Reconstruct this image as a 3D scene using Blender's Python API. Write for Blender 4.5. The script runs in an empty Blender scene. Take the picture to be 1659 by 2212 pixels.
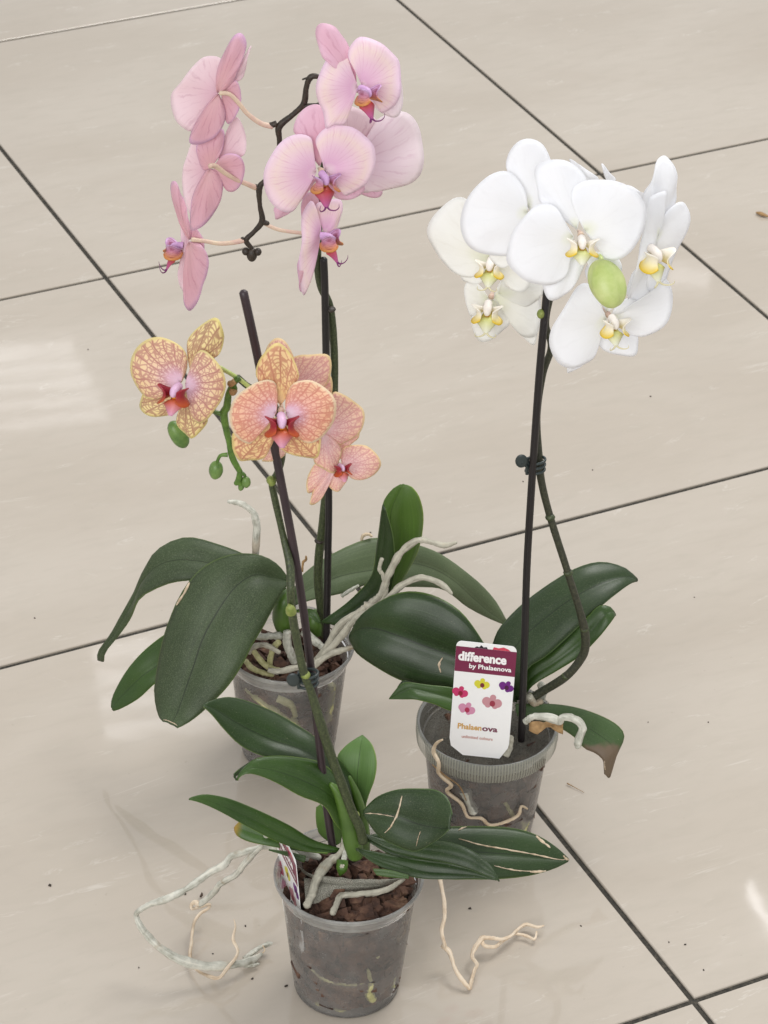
import bpy, math, random
from mathutils import Vector, Matrix, Euler, noise
random.seed(7)
SC = bpy.context.scene
COL = SC.collection
PI = math.pi
# ---------------------------------------------------------------- camera, world, lights
FPX, RX, ROLL, CH = 6191.92, 0.978762852, 0.0280110157, 1.4910465
CD = CH * math.tan(RX)
CAM = Vector((0, -CD, CH))
ROT = Matrix.Rotation(RX, 3, 'X') @ Matrix.Rotation(ROLL, 3, 'Z')
cd = bpy.data.cameras.new('camera')
cd.sensor_fit = 'VERTICAL'; cd.sensor_height = 24.0; cd.lens = 24.0 * FPX / 2212.0
cd.clip_start = 0.05; cd.clip_end = 100
cd.dof.use_dof = True; cd.dof.focus_distance = 2.12; cd.dof.aperture_fstop = 20
cam = bpy.data.objects.new('camera', cd); COL.objects.link(cam)
cam.matrix_world = Matrix.Translation(CAM) @ ROT.to_4x4()
SC.camera = cam

w = bpy.data.worlds.new('World'); SC.world = w; w.use_nodes = True
bgn = w.node_tree.nodes['Background']
bgn.inputs[0].default_value = (0.985, 0.99, 1.0, 1); bgn.inputs[1].default_value = 0.58

def area(name, loc, target, sx, sy, energy, color=(1, 1, 1)):
    l = bpy.data.lights.new(name, 'AREA'); l.shape = 'RECTANGLE'; l.size = sx; l.size_y = sy
    l.energy = energy; l.color = color
    o = bpy.data.objects.new(name, l); COL.objects.link(o); o.location = loc
    o.rotation_euler = (Vector(target) - Vector(loc)).to_track_quat('-Z', 'Y').to_euler()
    return o
area('ceiling_light', (0.9, 0.7, 2.7), (0, -0.45, 0.2), 1.2, 1.2, 36, (1, 0.985, 0.96))
area('front_fill_light', (-0.9, -3.4, 2.0), (0, -0.45, 0.3), 2.2, 1.6, 46, (1.0, 0.99, 0.975))  # added frontal light from behind the camera, brightens the petals facing it
# a far slatted window and two far lamps, mirrored as pale patches in the polished tiles
def mirror_lamp(u, v, dist, sx, sy, energy, roll=0.0):
    d = ROT @ Vector(((u - 829.5) / FPX, -(v - 1106) / FPX, -1)); t = -CAM.z / d.z; p = CAM + d * t
    d.normalize(); q = p + Vector((d.x, d.y, -d.z)) * dist
    o = area('window_light', q, p, sx, sy, energy, (1, .98, 1)); o.rotation_euler.rotate_axis('Z', roll)
for k in range(5): mirror_lamp(42 + 9 * k, 762 + 37 * k, 4.0, .26 + .02 * k, .017, .036, .05)
for k in range(4): mirror_lamp(345 + 10 * k, 1400 + 55 * k, 4.0, .30, .034, .060, .06)
mirror_lamp(1490, 600, 4.0, .10, .05, .018)
mirror_lamp(1642, 1962, 4.0, .018, .10, .035, .6)

vs = SC.view_settings
SC.display_settings.display_device = 'sRGB'
vs.view_transform = 'Standard'; vs.look = 'None'; vs.exposure = 0.38; vs.gamma = 1.0; vs.use_curve_mapping = False
SC.cycles.max_bounces = 10; SC.cycles.transparent_max_bounces = 24
SC.cycles.transmission_bounces = 6; SC.cycles.caustics_refractive = False; SC.cycles.caustics_reflective = False

# ---------------------------------------------------------------- measuring helpers: a sight line meets a depth plane
def ray(u, v):
    return ROT @ Vector(((u - 829.5) / FPX, -(v - 1106) / FPX, -1))
def P(u, v, y):
    d = ray(u, v); return CAM + d * ((y - CAM.y) / d.y)
def PZ(u, v, z):
    d = ray(u, v); return CAM + d * ((z - CAM.z) / d.z)
def PP(u, v, p0, n):
    d = ray(u, v); return CAM + d * ((p0 - CAM).dot(n) / d.dot(n))
def crop(x0, y0, wd):
    k = wd / 1659 * 0.553
    return lambda p: (x0 * .553 + p[0] * k, y0 * .553 + p[1] * k)
R1 = crop(500, 0, 1250); R2 = crop(1600, 450, 1200); R3 = crop(450, 1150, 1100); K4 = crop(350, 1850, 1650)
R5 = crop(1450, 2150, 1100); R6 = crop(700, 2600, 1600); R8 = crop(1600, 3200, 1400); R5B = crop(1700, 1750, 1300)
Z1 = crop(800, 2200, 800); Z2 = crop(350, 3000, 1000); Z3 = crop(1150, 150, 600); Z4 = crop(1100, 3000, 1200)
ID = lambda p: p

def cr(pts, n):
    """Catmull-Rom through pts (any dimension tuples) -> n+1 samples, chord-length parameter"""
    pts = [tuple(p) for p in pts]
    ds = [0]
    for a, b in zip(pts, pts[1:]):
        ds.append(ds[-1] + max(1e-6, math.sqrt(sum((x - y) ** 2 for x, y in zip(a[:3], b[:3]))) ** .7))
    out = []
    for i in range(n + 1):
        t = ds[-1] * i / n
        k = 0
        while k < len(ds) - 2 and t > ds[k + 1]: k += 1
        f = (t - ds[k]) / (ds[k + 1] - ds[k])
        p0, p1, p2, p3 = pts[max(k - 1, 0)], pts[k], pts[k + 1], pts[min(k + 2, len(pts) - 1)]
        out.append(tuple(.5 * (2 * b + (c - a) * f + (2 * a - 5 * b + 4 * c - d) * f * f + (3 * b - a - 3 * c + d) * f ** 3)
                         for a, b, c, d in zip(p0, p1, p2, p3)))
    return out

# ---------------------------------------------------------------- mesh collector
class MB:
    def __init__(s): s.v = []; s.f = []; s.uv = []; s.c = []
    def grid(s, rows, uvf=None, colf=None, closeu=False):
        b = len(s.v); nr = len(rows); nc = len(rows[0])
        for i, r in enumerate(rows):
            for j, p in enumerate(r):
                s.v.append(tuple(p))
                a, c = (j / max(1, nc - (0 if closeu else 1)), i / max(1, nr - 1))
                s.uv.append(uvf(i, j) if uvf else (a, c))
                s.c.append(colf(a, c) if colf else (1, 1, 1, 1))
        for i in range(nr - 1):
            for j in range(nc if closeu else nc - 1):
                j2 = (j + 1) % nc
                s.f.append((b + i * nc + j, b + i * nc + j2, b + (i + 1) * nc + j2, b + (i + 1) * nc + j))
    def poly(s, pts, col=(1, 1, 1, 1)):
        b = len(s.v)
        for p in pts: s.v.append(tuple(p)); s.uv.append((0, 0)); s.c.append(col)
        s.f.append(tuple(range(b, b + len(pts))))
    def tube(s, pts, rad, seg=10, samp=None, lump=0, colf=None, caps=True):
        n = samp or max(8, len(pts) * 6)
        if not hasattr(rad, '__len__'): rad = [rad] * len(pts)
        q = cr([tuple(p) + (r,) for p, r in zip(pts, rad)], n)
        rows = []; prev = None
        for i, p in enumerate(q):
            c = Vector(p[:3]); a = Vector(q[max(i - 1, 0)][:3]); b = Vector(q[min(i + 1, n)][:3])
            t = (b - a).normalized() if (b - a).length > 1e-9 else Vector((0, 0, 1))
            if prev is None:
                x = t.orthogonal().normalized()
            else:
                x = (prev - t * prev.dot(t)); x = x.normalized() if x.length > 1e-6 else t.orthogonal().normalized()
            prev = x; y = t.cross(x); r = max(p[3], 1e-5)
            row = []
            for k in range(seg):
                th = 2 * PI * k / seg
                rr = r
                if lump: rr *= 1 + lump * .7 * noise.noise((c * .5 + (x * math.cos(th) + y * math.sin(th)) * r * 1.2) * (0.5 / max(r, .0012))) + lump * .7 * noise.noise(c * 90)
                row.append(c + (x * math.cos(th) + y * math.sin(th)) * rr)
            rows.append(row)
        if caps:
            c0 = Vector(q[0][:3]); c1 = Vector(q[-1][:3])
            rows = [[c0.lerp(p, .05) for p in rows[0]]] + rows + [[c1.lerp(p, .6) + (c1 - Vector(q[-2][:3])).normalized() * q[-1][3] * .5 for p in rows[-1]], [c1 + (c1 - Vector(q[-2][:3])).normalized() * q[-1][3] * .7 for p in rows[-1]]]
        s.grid(rows, colf=colf, closeu=True)
    def lathe(s, prof, seg=96, c=(0, 0, 0), wob=0):
        rows = []
        for r, z in prof:
            rows.append([Vector((c[0] + r * math.cos(2 * PI * k / seg), c[1] + r * math.sin(2 * PI * k / seg), c[2] + z + (wob * noise.noise(Vector((math.cos(2 * PI * k / seg) * r * 75, math.sin(2 * PI * k / seg) * r * 75, 2))) if r < .05 else 0))) for k in range(seg)])
        s.grid(rows, closeu=True)
    def ball(s, c, ax, seg=14, rings=10, colf=None, ridge=0):
        """ellipsoid; ax = three axis vectors (the last is the long axis)"""
        rows = []
        for i in range(rings + 1):
            ph = PI * i / rings; row = []
            for k in range(seg):
                th = 2 * PI * k / seg
                m = math.sin(ph) * (1 + ridge * (2 * abs(math.cos(1.5 * th + .5)) ** .7 - 1.2))
                row.append(c + ax[0] * (m * math.cos(th)) + ax[1] * (m * math.sin(th)) + ax[2] * math.cos(ph))
            rows.append(row)
        s.grid(rows, colf=colf, closeu=True)
    def box(s, c, ax, jit=0):
        b = len(s.v)
        for i in (-1, 1):
            for j in (-1, 1):
                for k in (-1, 1):
                    p = c + ax[0] * (i * (1 + random.uniform(-jit, jit))) + ax[1] * (j * (1 + random.uniform(-jit, jit))) + ax[2] * (k * (1 + random.uniform(-jit, jit)))
                    s.v.append(tuple(p)); s.uv.append((random.random(), 0)); s.c.append((1, 1, 1, 1))
        for f in ((0, 1, 3, 2), (4, 6, 7, 5), (0, 4, 5, 1), (2, 3, 7, 6), (0, 2, 6, 4), (1, 5, 7, 3)):
            s.f.append(tuple(b + x for x in f))
    def build(s, name, mat, parent=None, smooth=True, solid=0, off=0, merge=False):
        me = bpy.data.meshes.new(name); me.from_pydata(s.v, [], s.f)
        uvl = me.uv_layers.new(name='UVMap'); ca = me.color_attributes.new('Col', 'FLOAT_COLOR', 'POINT')
        for l in me.loops: uvl.data[l.index].uv = s.uv[l.vertex_index]
        for i, c in enumerate(s.c): ca.data[i].color = c
        if smooth:
            for p in me.polygons: p.use_smooth = True
        me.materials.append(mat); me.validate()
        o = bpy.data.objects.new(name, me); COL.objects.link(o)
        if parent: o.parent = parent; o.matrix_parent_inverse = Matrix.Translation(-parent_loc(parent))
        if solid:
            m = o.modifiers.new('thickness', 'SOLIDIFY'); m.thickness = solid; m.offset = off
        return o
def parent_loc(p):
    return Vector((0, 0, 0)) if p.parent else Vector(p.location)
def tag(o, label=None, cat=None, group=None, kind=None):
    if label: o['label'] = label
    if cat: o['category'] = cat
    if group: o['group'] = group
    if kind: o['kind'] = kind
    return o
def thing(name, loc, label, cat, group=None):
    o = bpy.data.objects.new(name, None); o.empty_display_size = .02; COL.objects.link(o); o.location = loc
    return tag(o, label, cat, group)

# ---------------------------------------------------------------- materials
def s2l(c):
    return tuple(((x / 255) / 12.92 if x / 255 <= .04045 else ((x / 255 + .055) / 1.055) ** 2.4) for x in c)
class NT:
    def __init__(s, name):
        s.m = bpy.data.materials.new(name); s.m.use_nodes = True; s.t = s.m.node_tree
        s.b = s.t.nodes['Principled BSDF']; s.out = s.t.nodes['Material Output']
    def n(s, typ, **kw):
        nd = s.t.nodes.new(typ)
        for k, v in kw.items():
            if k[0] == 'i' and k[1:].isdigit():
                sock = nd.inputs[int(k[1:])]
            elif k.startswith('in_'):
                sock = nd.inputs[k[3:].replace('_', ' ')]
            else:
                setattr(nd, k, v); continue
            if hasattr(v, 'is_linked') or isinstance(v, bpy.types.NodeSocket): s.t.links.new(v, sock)
            else: sock.default_value = v
        return nd
    def math(s, op, a, b=0.0, c=None):
        nd = s.n('ShaderNodeMath', operation=op, i0=a, i1=b)
        if c is not None:
            if isinstance(c, bpy.types.NodeSocket): s.t.links.new(c, nd.inputs[2])
            else: nd.inputs[2].default_value = c
        return nd.outputs[0]
    def mix(s, f, a, b, mode='MIX'):
        nd = s.t.nodes.new('ShaderNodeMix'); nd.data_type = 'RGBA'; nd.blend_type = mode
        for sock, v in ((nd.inputs['Factor'], f), (nd.inputs[6], a), (nd.inputs[7], b)):
            if isinstance(v, bpy.types.NodeSocket): s.t.links.new(v, sock)
            elif hasattr(v, '__len__'): sock.default_value = tuple(v)[:3] + (1,)
            else: sock.default_value = v
        return nd.outputs[2]
    def ramp(s, f, stops, interp='LINEAR'):
        nd = s.n('ShaderNodeValToRGB', i0=f); cr_ = nd.color_ramp; cr_.interpolation = interp
        while len(cr_.elements) < len(stops): cr_.elements.new(.5)
        for e, (p, c) in zip(cr_.elements, stops):
            e.position = p; e.color = (tuple(c)[:3] + (1,)) if hasattr(c, '__len__') else (c, c, c, 1)
        return nd.outputs[0]
    def step(s, x, a, b):
        nd = s.n('ShaderNodeMapRange', interpolation_type='SMOOTHSTEP', i0=x, i1=a, i2=b, i3=0.0, i4=1.0)
        return nd.outputs[0]
    def noise(s, vec, scale, detail=3, rough=.5, dist=0):
        nd = s.n('ShaderNodeTexNoise', i0=vec); nd.inputs['Scale'].default_value = scale; nd.inputs['Detail'].default_value = detail
        nd.inputs['Roughness'].default_value = rough; nd.inputs['Distortion'].default_value = dist
        return nd.outputs[0]
    def scl(s, vec, k, rz=0):
        nd = s.n('ShaderNodeMapping', i0=vec); nd.inputs['Scale'].default_value = k; nd.inputs['Rotation'].default_value = (0, 0, rz)
        return nd.outputs[0]
    def obj(s): return s.n('ShaderNodeTexCoord').outputs['Object']
    def geo(s): return s.n('ShaderNodeNewGeometry').outputs['Position']
    def uv(s): return s.n('ShaderNodeUVMap').outputs[0]
    def set(s, **kw):
        for k, v in kw.items():
            sock = s.b.inputs[k.replace('_', ' ')]
            if isinstance(v, bpy.types.NodeSocket): s.t.links.new(v, sock)
            elif hasattr(v, '__len__') and len(v) == 3: sock.default_value = tuple(v) + (1,)
            else: sock.default_value = v
    def bump(s, h, strength=.3, dist=.001):
        nd = s.n('ShaderNodeBump', in_Height=h); nd.inputs['Strength'].default_value = strength; nd.inputs['Distance'].default_value = dist
        s.t.links.new(nd.outputs[0], s.b.inputs['Normal']); return nd.outputs[0]
    def translucent(s, color, f=.3):
        tr = s.n('ShaderNodeBsdfTranslucent')
        if isinstance(color, bpy.types.NodeSocket): s.t.links.new(color, tr.inputs[0])
        else: tr.inputs[0].default_value = tuple(color) + (1,)
        mx = s.n('ShaderNodeMixShader', i0=f, i1=s.b.outputs[0], i2=tr.outputs[0])
        s.t.links.new(mx.outputs[0], s.out.inputs[0])

def M_floor():
    m = NT('polished_tile'); g = m.scl(m.geo(), (1, 1, 1), -0.468)
    big = m.noise(m.scl(g, (1.3, 3.2, 1)), 1.6, 4, .55, .6)
    c = m.mix(m.step(big, .3, .7), s2l((179, 169, 156)), s2l((187, 178, 166)))
    mott = m.noise(m.scl(g, (3.5, 11, 1)), 7, 5, .6, .5)
    c = m.mix(m.math('MULTIPLY', m.step(mott, .4, .8), .35), c, s2l((171, 163, 150)))
    # thin pale veins running along the tile rows
    warp = m.noise(m.scl(g, (2, 2, 1)), 3, 3, .5)
    vn = m.noise(m.scl(g, (1.3, 5.5, 1)), 3.2, 6, .62, 1.2)
    line = m.math('ABSOLUTE', m.math('SUBTRACT', vn, .5))
    line = m.math('SUBTRACT', 1.0, m.step(line, .0, .012))
    brk = m.step(m.noise(m.scl(g, (4, 9, 1)), 4.5, 3), .5, .68)
    c = m.mix(m.math('MULTIPLY', m.math('MULTIPLY', line, brk), .34), c, s2l((214, 209, 201)))
    fl = m.step(m.noise(m.scl(g, (1, 3, 1)), 38, 4, .7), .64, .74)
    c = m.mix(m.math('MULTIPLY', fl, .05), c, s2l((223, 218, 208)))
    spk = m.step(m.noise(g, 160, 2, .5), .72, .78)
    c = m.mix(m.math('MULTIPLY', spk, .18), c, s2l((140, 130, 116)))
    rough = m.math('ADD', .02, m.math('MULTIPLY', m.noise(g, 9, 4, .6), .05))
    m.set(Base_Color=c, Roughness=rough, Specular_IOR_Level=.5)
    m.bump(m.math('ADD', m.noise(g, 14, 2, .5), m.math('MULTIPLY', m.noise(g, 260, 2), .004)), .05, .002)
    return m.m
def M_grout():
    m = NT('dark_grout'); g = m.geo()
    c = m.ramp(m.noise(g, 260, 4, .7), [(.3, s2l((34, 33, 30))), (.55, s2l((62, 59, 52))), (.75, s2l((96, 88, 76)))])
    m.set(Base_Color=c, Roughness=.9); m.bump(m.noise(g, 500, 3), .6, .001); return m.m
def M_leaf(name, top, low, edge, rough=.42, dust=.25, brown=0):
    m = NT(name); uv = m.uv(); sp = m.n('ShaderNodeSeparateXYZ', i0=uv); x = sp.outputs[0]; y = sp.outputs[1]
    ob = m.geo()
    c = m.mix(m.step(m.noise(ob, 22, 3, .5), .3, .7), s2l(tuple(a * .94 for a in top)), s2l(tuple(a * .9 for a in low)))
    # lengthwise nerves, fine dust
    ner = m.noise(m.scl(uv, (70, 1.2, 1)), 1, 3, .6)
    c = m.mix(m.math('MULTIPLY', m.step(ner, .4, .75), .22), c, s2l(tuple(min(255, a * 1.35) for a in top)))
    d = m.step(m.noise(ob, 1300, 2, .7), .45, .75)
    c = m.mix(m.math('MULTIPLY', d, dust), c, s2l((124, 136, 104)))
    rib = m.math('SUBTRACT', 1.0, m.step(m.math('ABSOLUTE', m.math('SUBTRACT', x, .5)), .004, .014))
    c = m.mix(m.math('MULTIPLY', rib, .75), c, s2l(tuple(a * .5 for a in low)))
    e = m.math('MINIMUM', x, m.math('SUBTRACT', 1.0, x))
    ed = m.math('SUBTRACT', 1.0, m.step(e, .006, .022))
    c = m.mix(m.math('MULTIPLY', ed, .7), c, s2l(edge))
    spot = m.step(m.noise(ob, 900, 1, .5), .755, .78)
    c = m.mix(m.math('MULTIPLY', spot, .3), c, s2l((180, 176, 140)))
    if brown == 1:   # withered end of a leaf
        wx = m.math('ADD', y, m.math('MULTIPLY', m.math('SUBTRACT', m.noise(ob, 60, 3), .5), .25))
        wx = m.math('ADD', wx, m.math('MULTIPLY', x, .22))
        c = m.mix(m.step(wx, .80, .88), c, s2l((108, 92, 74)))
    if brown == 2:   # yellowing tip
        c = m.mix(m.step(m.math('ADD', y, m.math('MULTIPLY', m.noise(ob, 60, 3), .15)), .9, 1.08), c, s2l((176, 140, 60)))
    m.set(Base_Color=c, Roughness=m.math('ADD', rough - .06, m.math('MULTIPLY', m.noise(ob, 60, 3), .16)), Specular_IOR_Level=.45)
    m.bump(m.math('ADD', m.math('MULTIPLY', ner, .6), m.math('MULTIPLY', m.noise(ob, 700, 2), .25)), .25, .0006)
    m.translucent(m.mix(.5, c, s2l((110, 150, 30))), .10)
    return m.m
def M_petal(name, stops, vein, n=16, vs_=.35, kind='lines', edge=None, rough=.5, trans=.3, cell=(24, 5), vw=.10, edgew=.04, spots=0):
    """stops: colour from the petal's base (0) to its rim (1)"""
    m = NT(name); uv = m.uv(); sp = m.n('ShaderNodeSeparateXYZ', i0=uv); x = sp.outputs[0]; t = sp.outputs[1]; ob = m.geo()
    tt = m.math('ADD', t, m.math('MULTIPLY', m.math('SUBTRACT', m.noise(ob, 35, 2), .5), .28))
    c = m.ramp(tt, [(p, s2l(q)) for p, q in stops])
    if vein:
        if kind == 'lines':
            wob = m.math('MULTIPLY', m.noise(m.scl(uv, (7, 5, 1)), 1, 3, .6), .9)
            a = m.math('SINE', m.math('MULTIPLY', m.math('ADD', m.math('MULTIPLY', x, float(n)), wob), 2 * PI))
            a2 = m.math('SINE', m.math('MULTIPLY', m.math('ADD', m.math('MULTIPLY', x, float(n) * 2.3), wob), 2 * PI))
            k = m.math('MAXIMUM', m.step(a, .72, 1.0), m.math('MULTIPLY', m.step(a2, .75, 1.0), m.math('MULTIPLY', m.step(t, .5, .8), .6)))
            k = m.math('MULTIPLY', k, m.math('MULTIPLY', m.step(t, .08, .35), m.math('SUBTRACT', 1.0, m.math('MULTIPLY', m.step(t, .8, 1.0), .6))))
            k = m.math('MULTIPLY', k, m.step(m.noise(m.scl(uv, (9, 3, 1)), 1.3, 2), .3, .65))
        else:
            cx, cy = cell
            nz = m.n('ShaderNodeTexNoise', i0=m.scl(uv, (12, 6, 1))); nz.inputs['Scale'].default_value = 1.6; nz.inputs['Detail'].default_value = 2
            off = m.n('ShaderNodeVectorMath', operation='MULTIPLY_ADD', i0=nz.outputs[1], i1=(.45, .35, 0), i2=m.scl(uv, (cx, cy, 1)))
            vo = m.n('ShaderNodeTexVoronoi', feature='DISTANCE_TO_EDGE', i0=off.outputs[0]); vo.inputs['Scale'].default_value = 1.0; vo.inputs['Randomness'].default_value = .8
            k = m.math('MULTIPLY', m.math('SUBTRACT', 1.0, m.step(vo.outputs[0], vw * .4, vw * 1.3)), .8)
            wob = m.math('MULTIPLY', m.noise(m.scl(uv, (6, 3, 1)), 1, 2, .5), .8)
            a = m.math('SINE', m.math('MULTIPLY', m.math('ADD', m.math('MULTIPLY', x, float(n)), wob), 2 * PI))
            k = m.math('MAXIMUM', k, m.step(a, .72, .98))
            k = m.math('MULTIPLY', k, m.step(t, .12, .42))
            e = m.math('SUBTRACT', 1.0, m.step(t, 1 - edgew * 1.6, 1 - edgew * .6))
            k = m.math('MULTIPLY', k, e)
            if edge: c = m.mix(m.step(t, 1 - edgew * 2, 1 - edgew * .8), c, s2l(edge))
        c = m.mix(m.math('MULTIPLY', k, vs_), c, s2l(vein))
    m.set(Base_Color=c, Roughness=rough, Specular_IOR_Level=.25)
    m.b.inputs['Sheen Weight'].default_value = .12
    lines = m.noise(m.scl(uv, (60, 1.5, 1)), 1, 3, .6)
    m.bump(lines, .3, .0005)
    m.translucent(c, trans)
    return m.m
def M_col(name, rough=.45, trans=.15, stripes=None):
    m = NT(name); c = m.n('ShaderNodeVertexColor', layer_name='Col').outputs[0]
    if stripes:
        uv = m.uv(); a = m.noise(m.scl(uv, (14, 2.5, 1)), 1, 3, .6)
        c = m.mix(m.math('MULTIPLY', m.step(a, .52, .6), .55), c, s2l(stripes))
    m.set(Base_Color=c, Roughness=rough, Specular_IOR_Level=.35)
    m.bump(m.noise(m.geo(), 500, 2), .2, .0004)
    if trans: m.translucent(c, trans)
    return m.m
def M_noise(name, stops, scale, rough=.6, bump=.3, bd=.0008, detail=4, stretch=None, spec=.5):
    m = NT(name); g = m.geo(); v = m.scl(g, stretch) if stretch else g
    nz = m.noise(v, scale, detail, .6)
    m.set(Base_Color=m.ramp(nz, [(p, s2l(q)) for p, q in stops]), Roughness=rough, Specular_IOR_Level=spec)
    m.bump(nz, bump, bd); return m.m
def M_clear(name, milk=.3, tint=(225, 225, 222), rough=.07, scratch=True):
    """thin translucent plastic: see-through, milky and glossy at once"""
    m = NT(name); g = m.geo()
    df = m.n('ShaderNodeBsdfDiffuse'); df.inputs[0].default_value = s2l(tint) + (1,)
    tl = m.n('ShaderNodeBsdfTranslucent'); tl.inputs[0].default_value = s2l(tint) + (1,)
    d2 = m.n('ShaderNodeMixShader', i0=.5, i1=df.outputs[0], i2=tl.outputs[0])
    tp = m.n('ShaderNodeBsdfTransparent'); tp.inputs[0].default_value = (.96, .96, .96, 1)
    nz = m.noise(g, 45, 4, .6)
    f = m.math('ADD', milk * .75, m.math('MULTIPLY', m.step(nz, .35, .75), milk * .5))
    lw = m.n('ShaderNodeLayerWeight'); lw.inputs[0].default_value = .35
    f = m.math('MINIMUM', 1.0, m.math('ADD', f, m.math('MULTIPLY', lw.outputs['Facing'], .18)))
    a = m.n('ShaderNodeMixShader', i0=f, i1=tp.outputs[0], i2=d2.outputs[0])
    gl = m.n('ShaderNodeBsdfGlossy'); gl.inputs['Roughness'].default_value = rough
    fr = m.n('ShaderNodeFresnel'); fr.inputs[0].default_value = 1.4
    b = m.n('ShaderNodeMixShader', i0=m.math('MULTIPLY', fr.outputs[0], .9), i1=a.outputs[0], i2=gl.outputs[0])
    m.t.links.new(b.outputs[0], m.out.inputs[0]); return m.m
def M_net(name, col, hole=.5, scale=900, ribs=False):
    m = NT(name); g = m.geo()
    if ribs:
        uv = m.uv(); sp = m.n('ShaderNodeSeparateXYZ', i0=uv)
        k = m.step(m.math('SINE', m.math('MULTIPLY', sp.outputs[0], 2 * PI * 150)), -.6, .5)
    else:
        vo = m.n('ShaderNodeTexVoronoi', feature='DISTANCE_TO_EDGE', i0=g); vo.inputs['Scale'].default_value = scale
        k = m.math('SUBTRACT', 1.0, m.step(vo.outputs[0], .06, .2))
    f = m.math('ADD', 1 - hole, m.math('MULTIPLY', k, hole * .8))
    m.set(Base_Color=s2l(col), Roughness=.7)
    tp = m.n('ShaderNodeBsdfTransparent')
    a = m.n('ShaderNodeMixShader', i0=f, i1=tp.outputs[0], i2=m.b.outputs[0])
    m.t.links.new(a.outputs[0], m.out.inputs[0]); return m.m
def M_plain(name, c, rough=.4, spec=.5):
    m = NT(name); g = m.geo()
    k = m.noise(g, 300, 3)
    m.set(Base_Color=m.mix(m.math('MULTIPLY', k, .12), s2l(c), s2l(tuple(x * .8 for x in c))), Roughness=rough, Specular_IOR_Level=spec); return m.m

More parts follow.
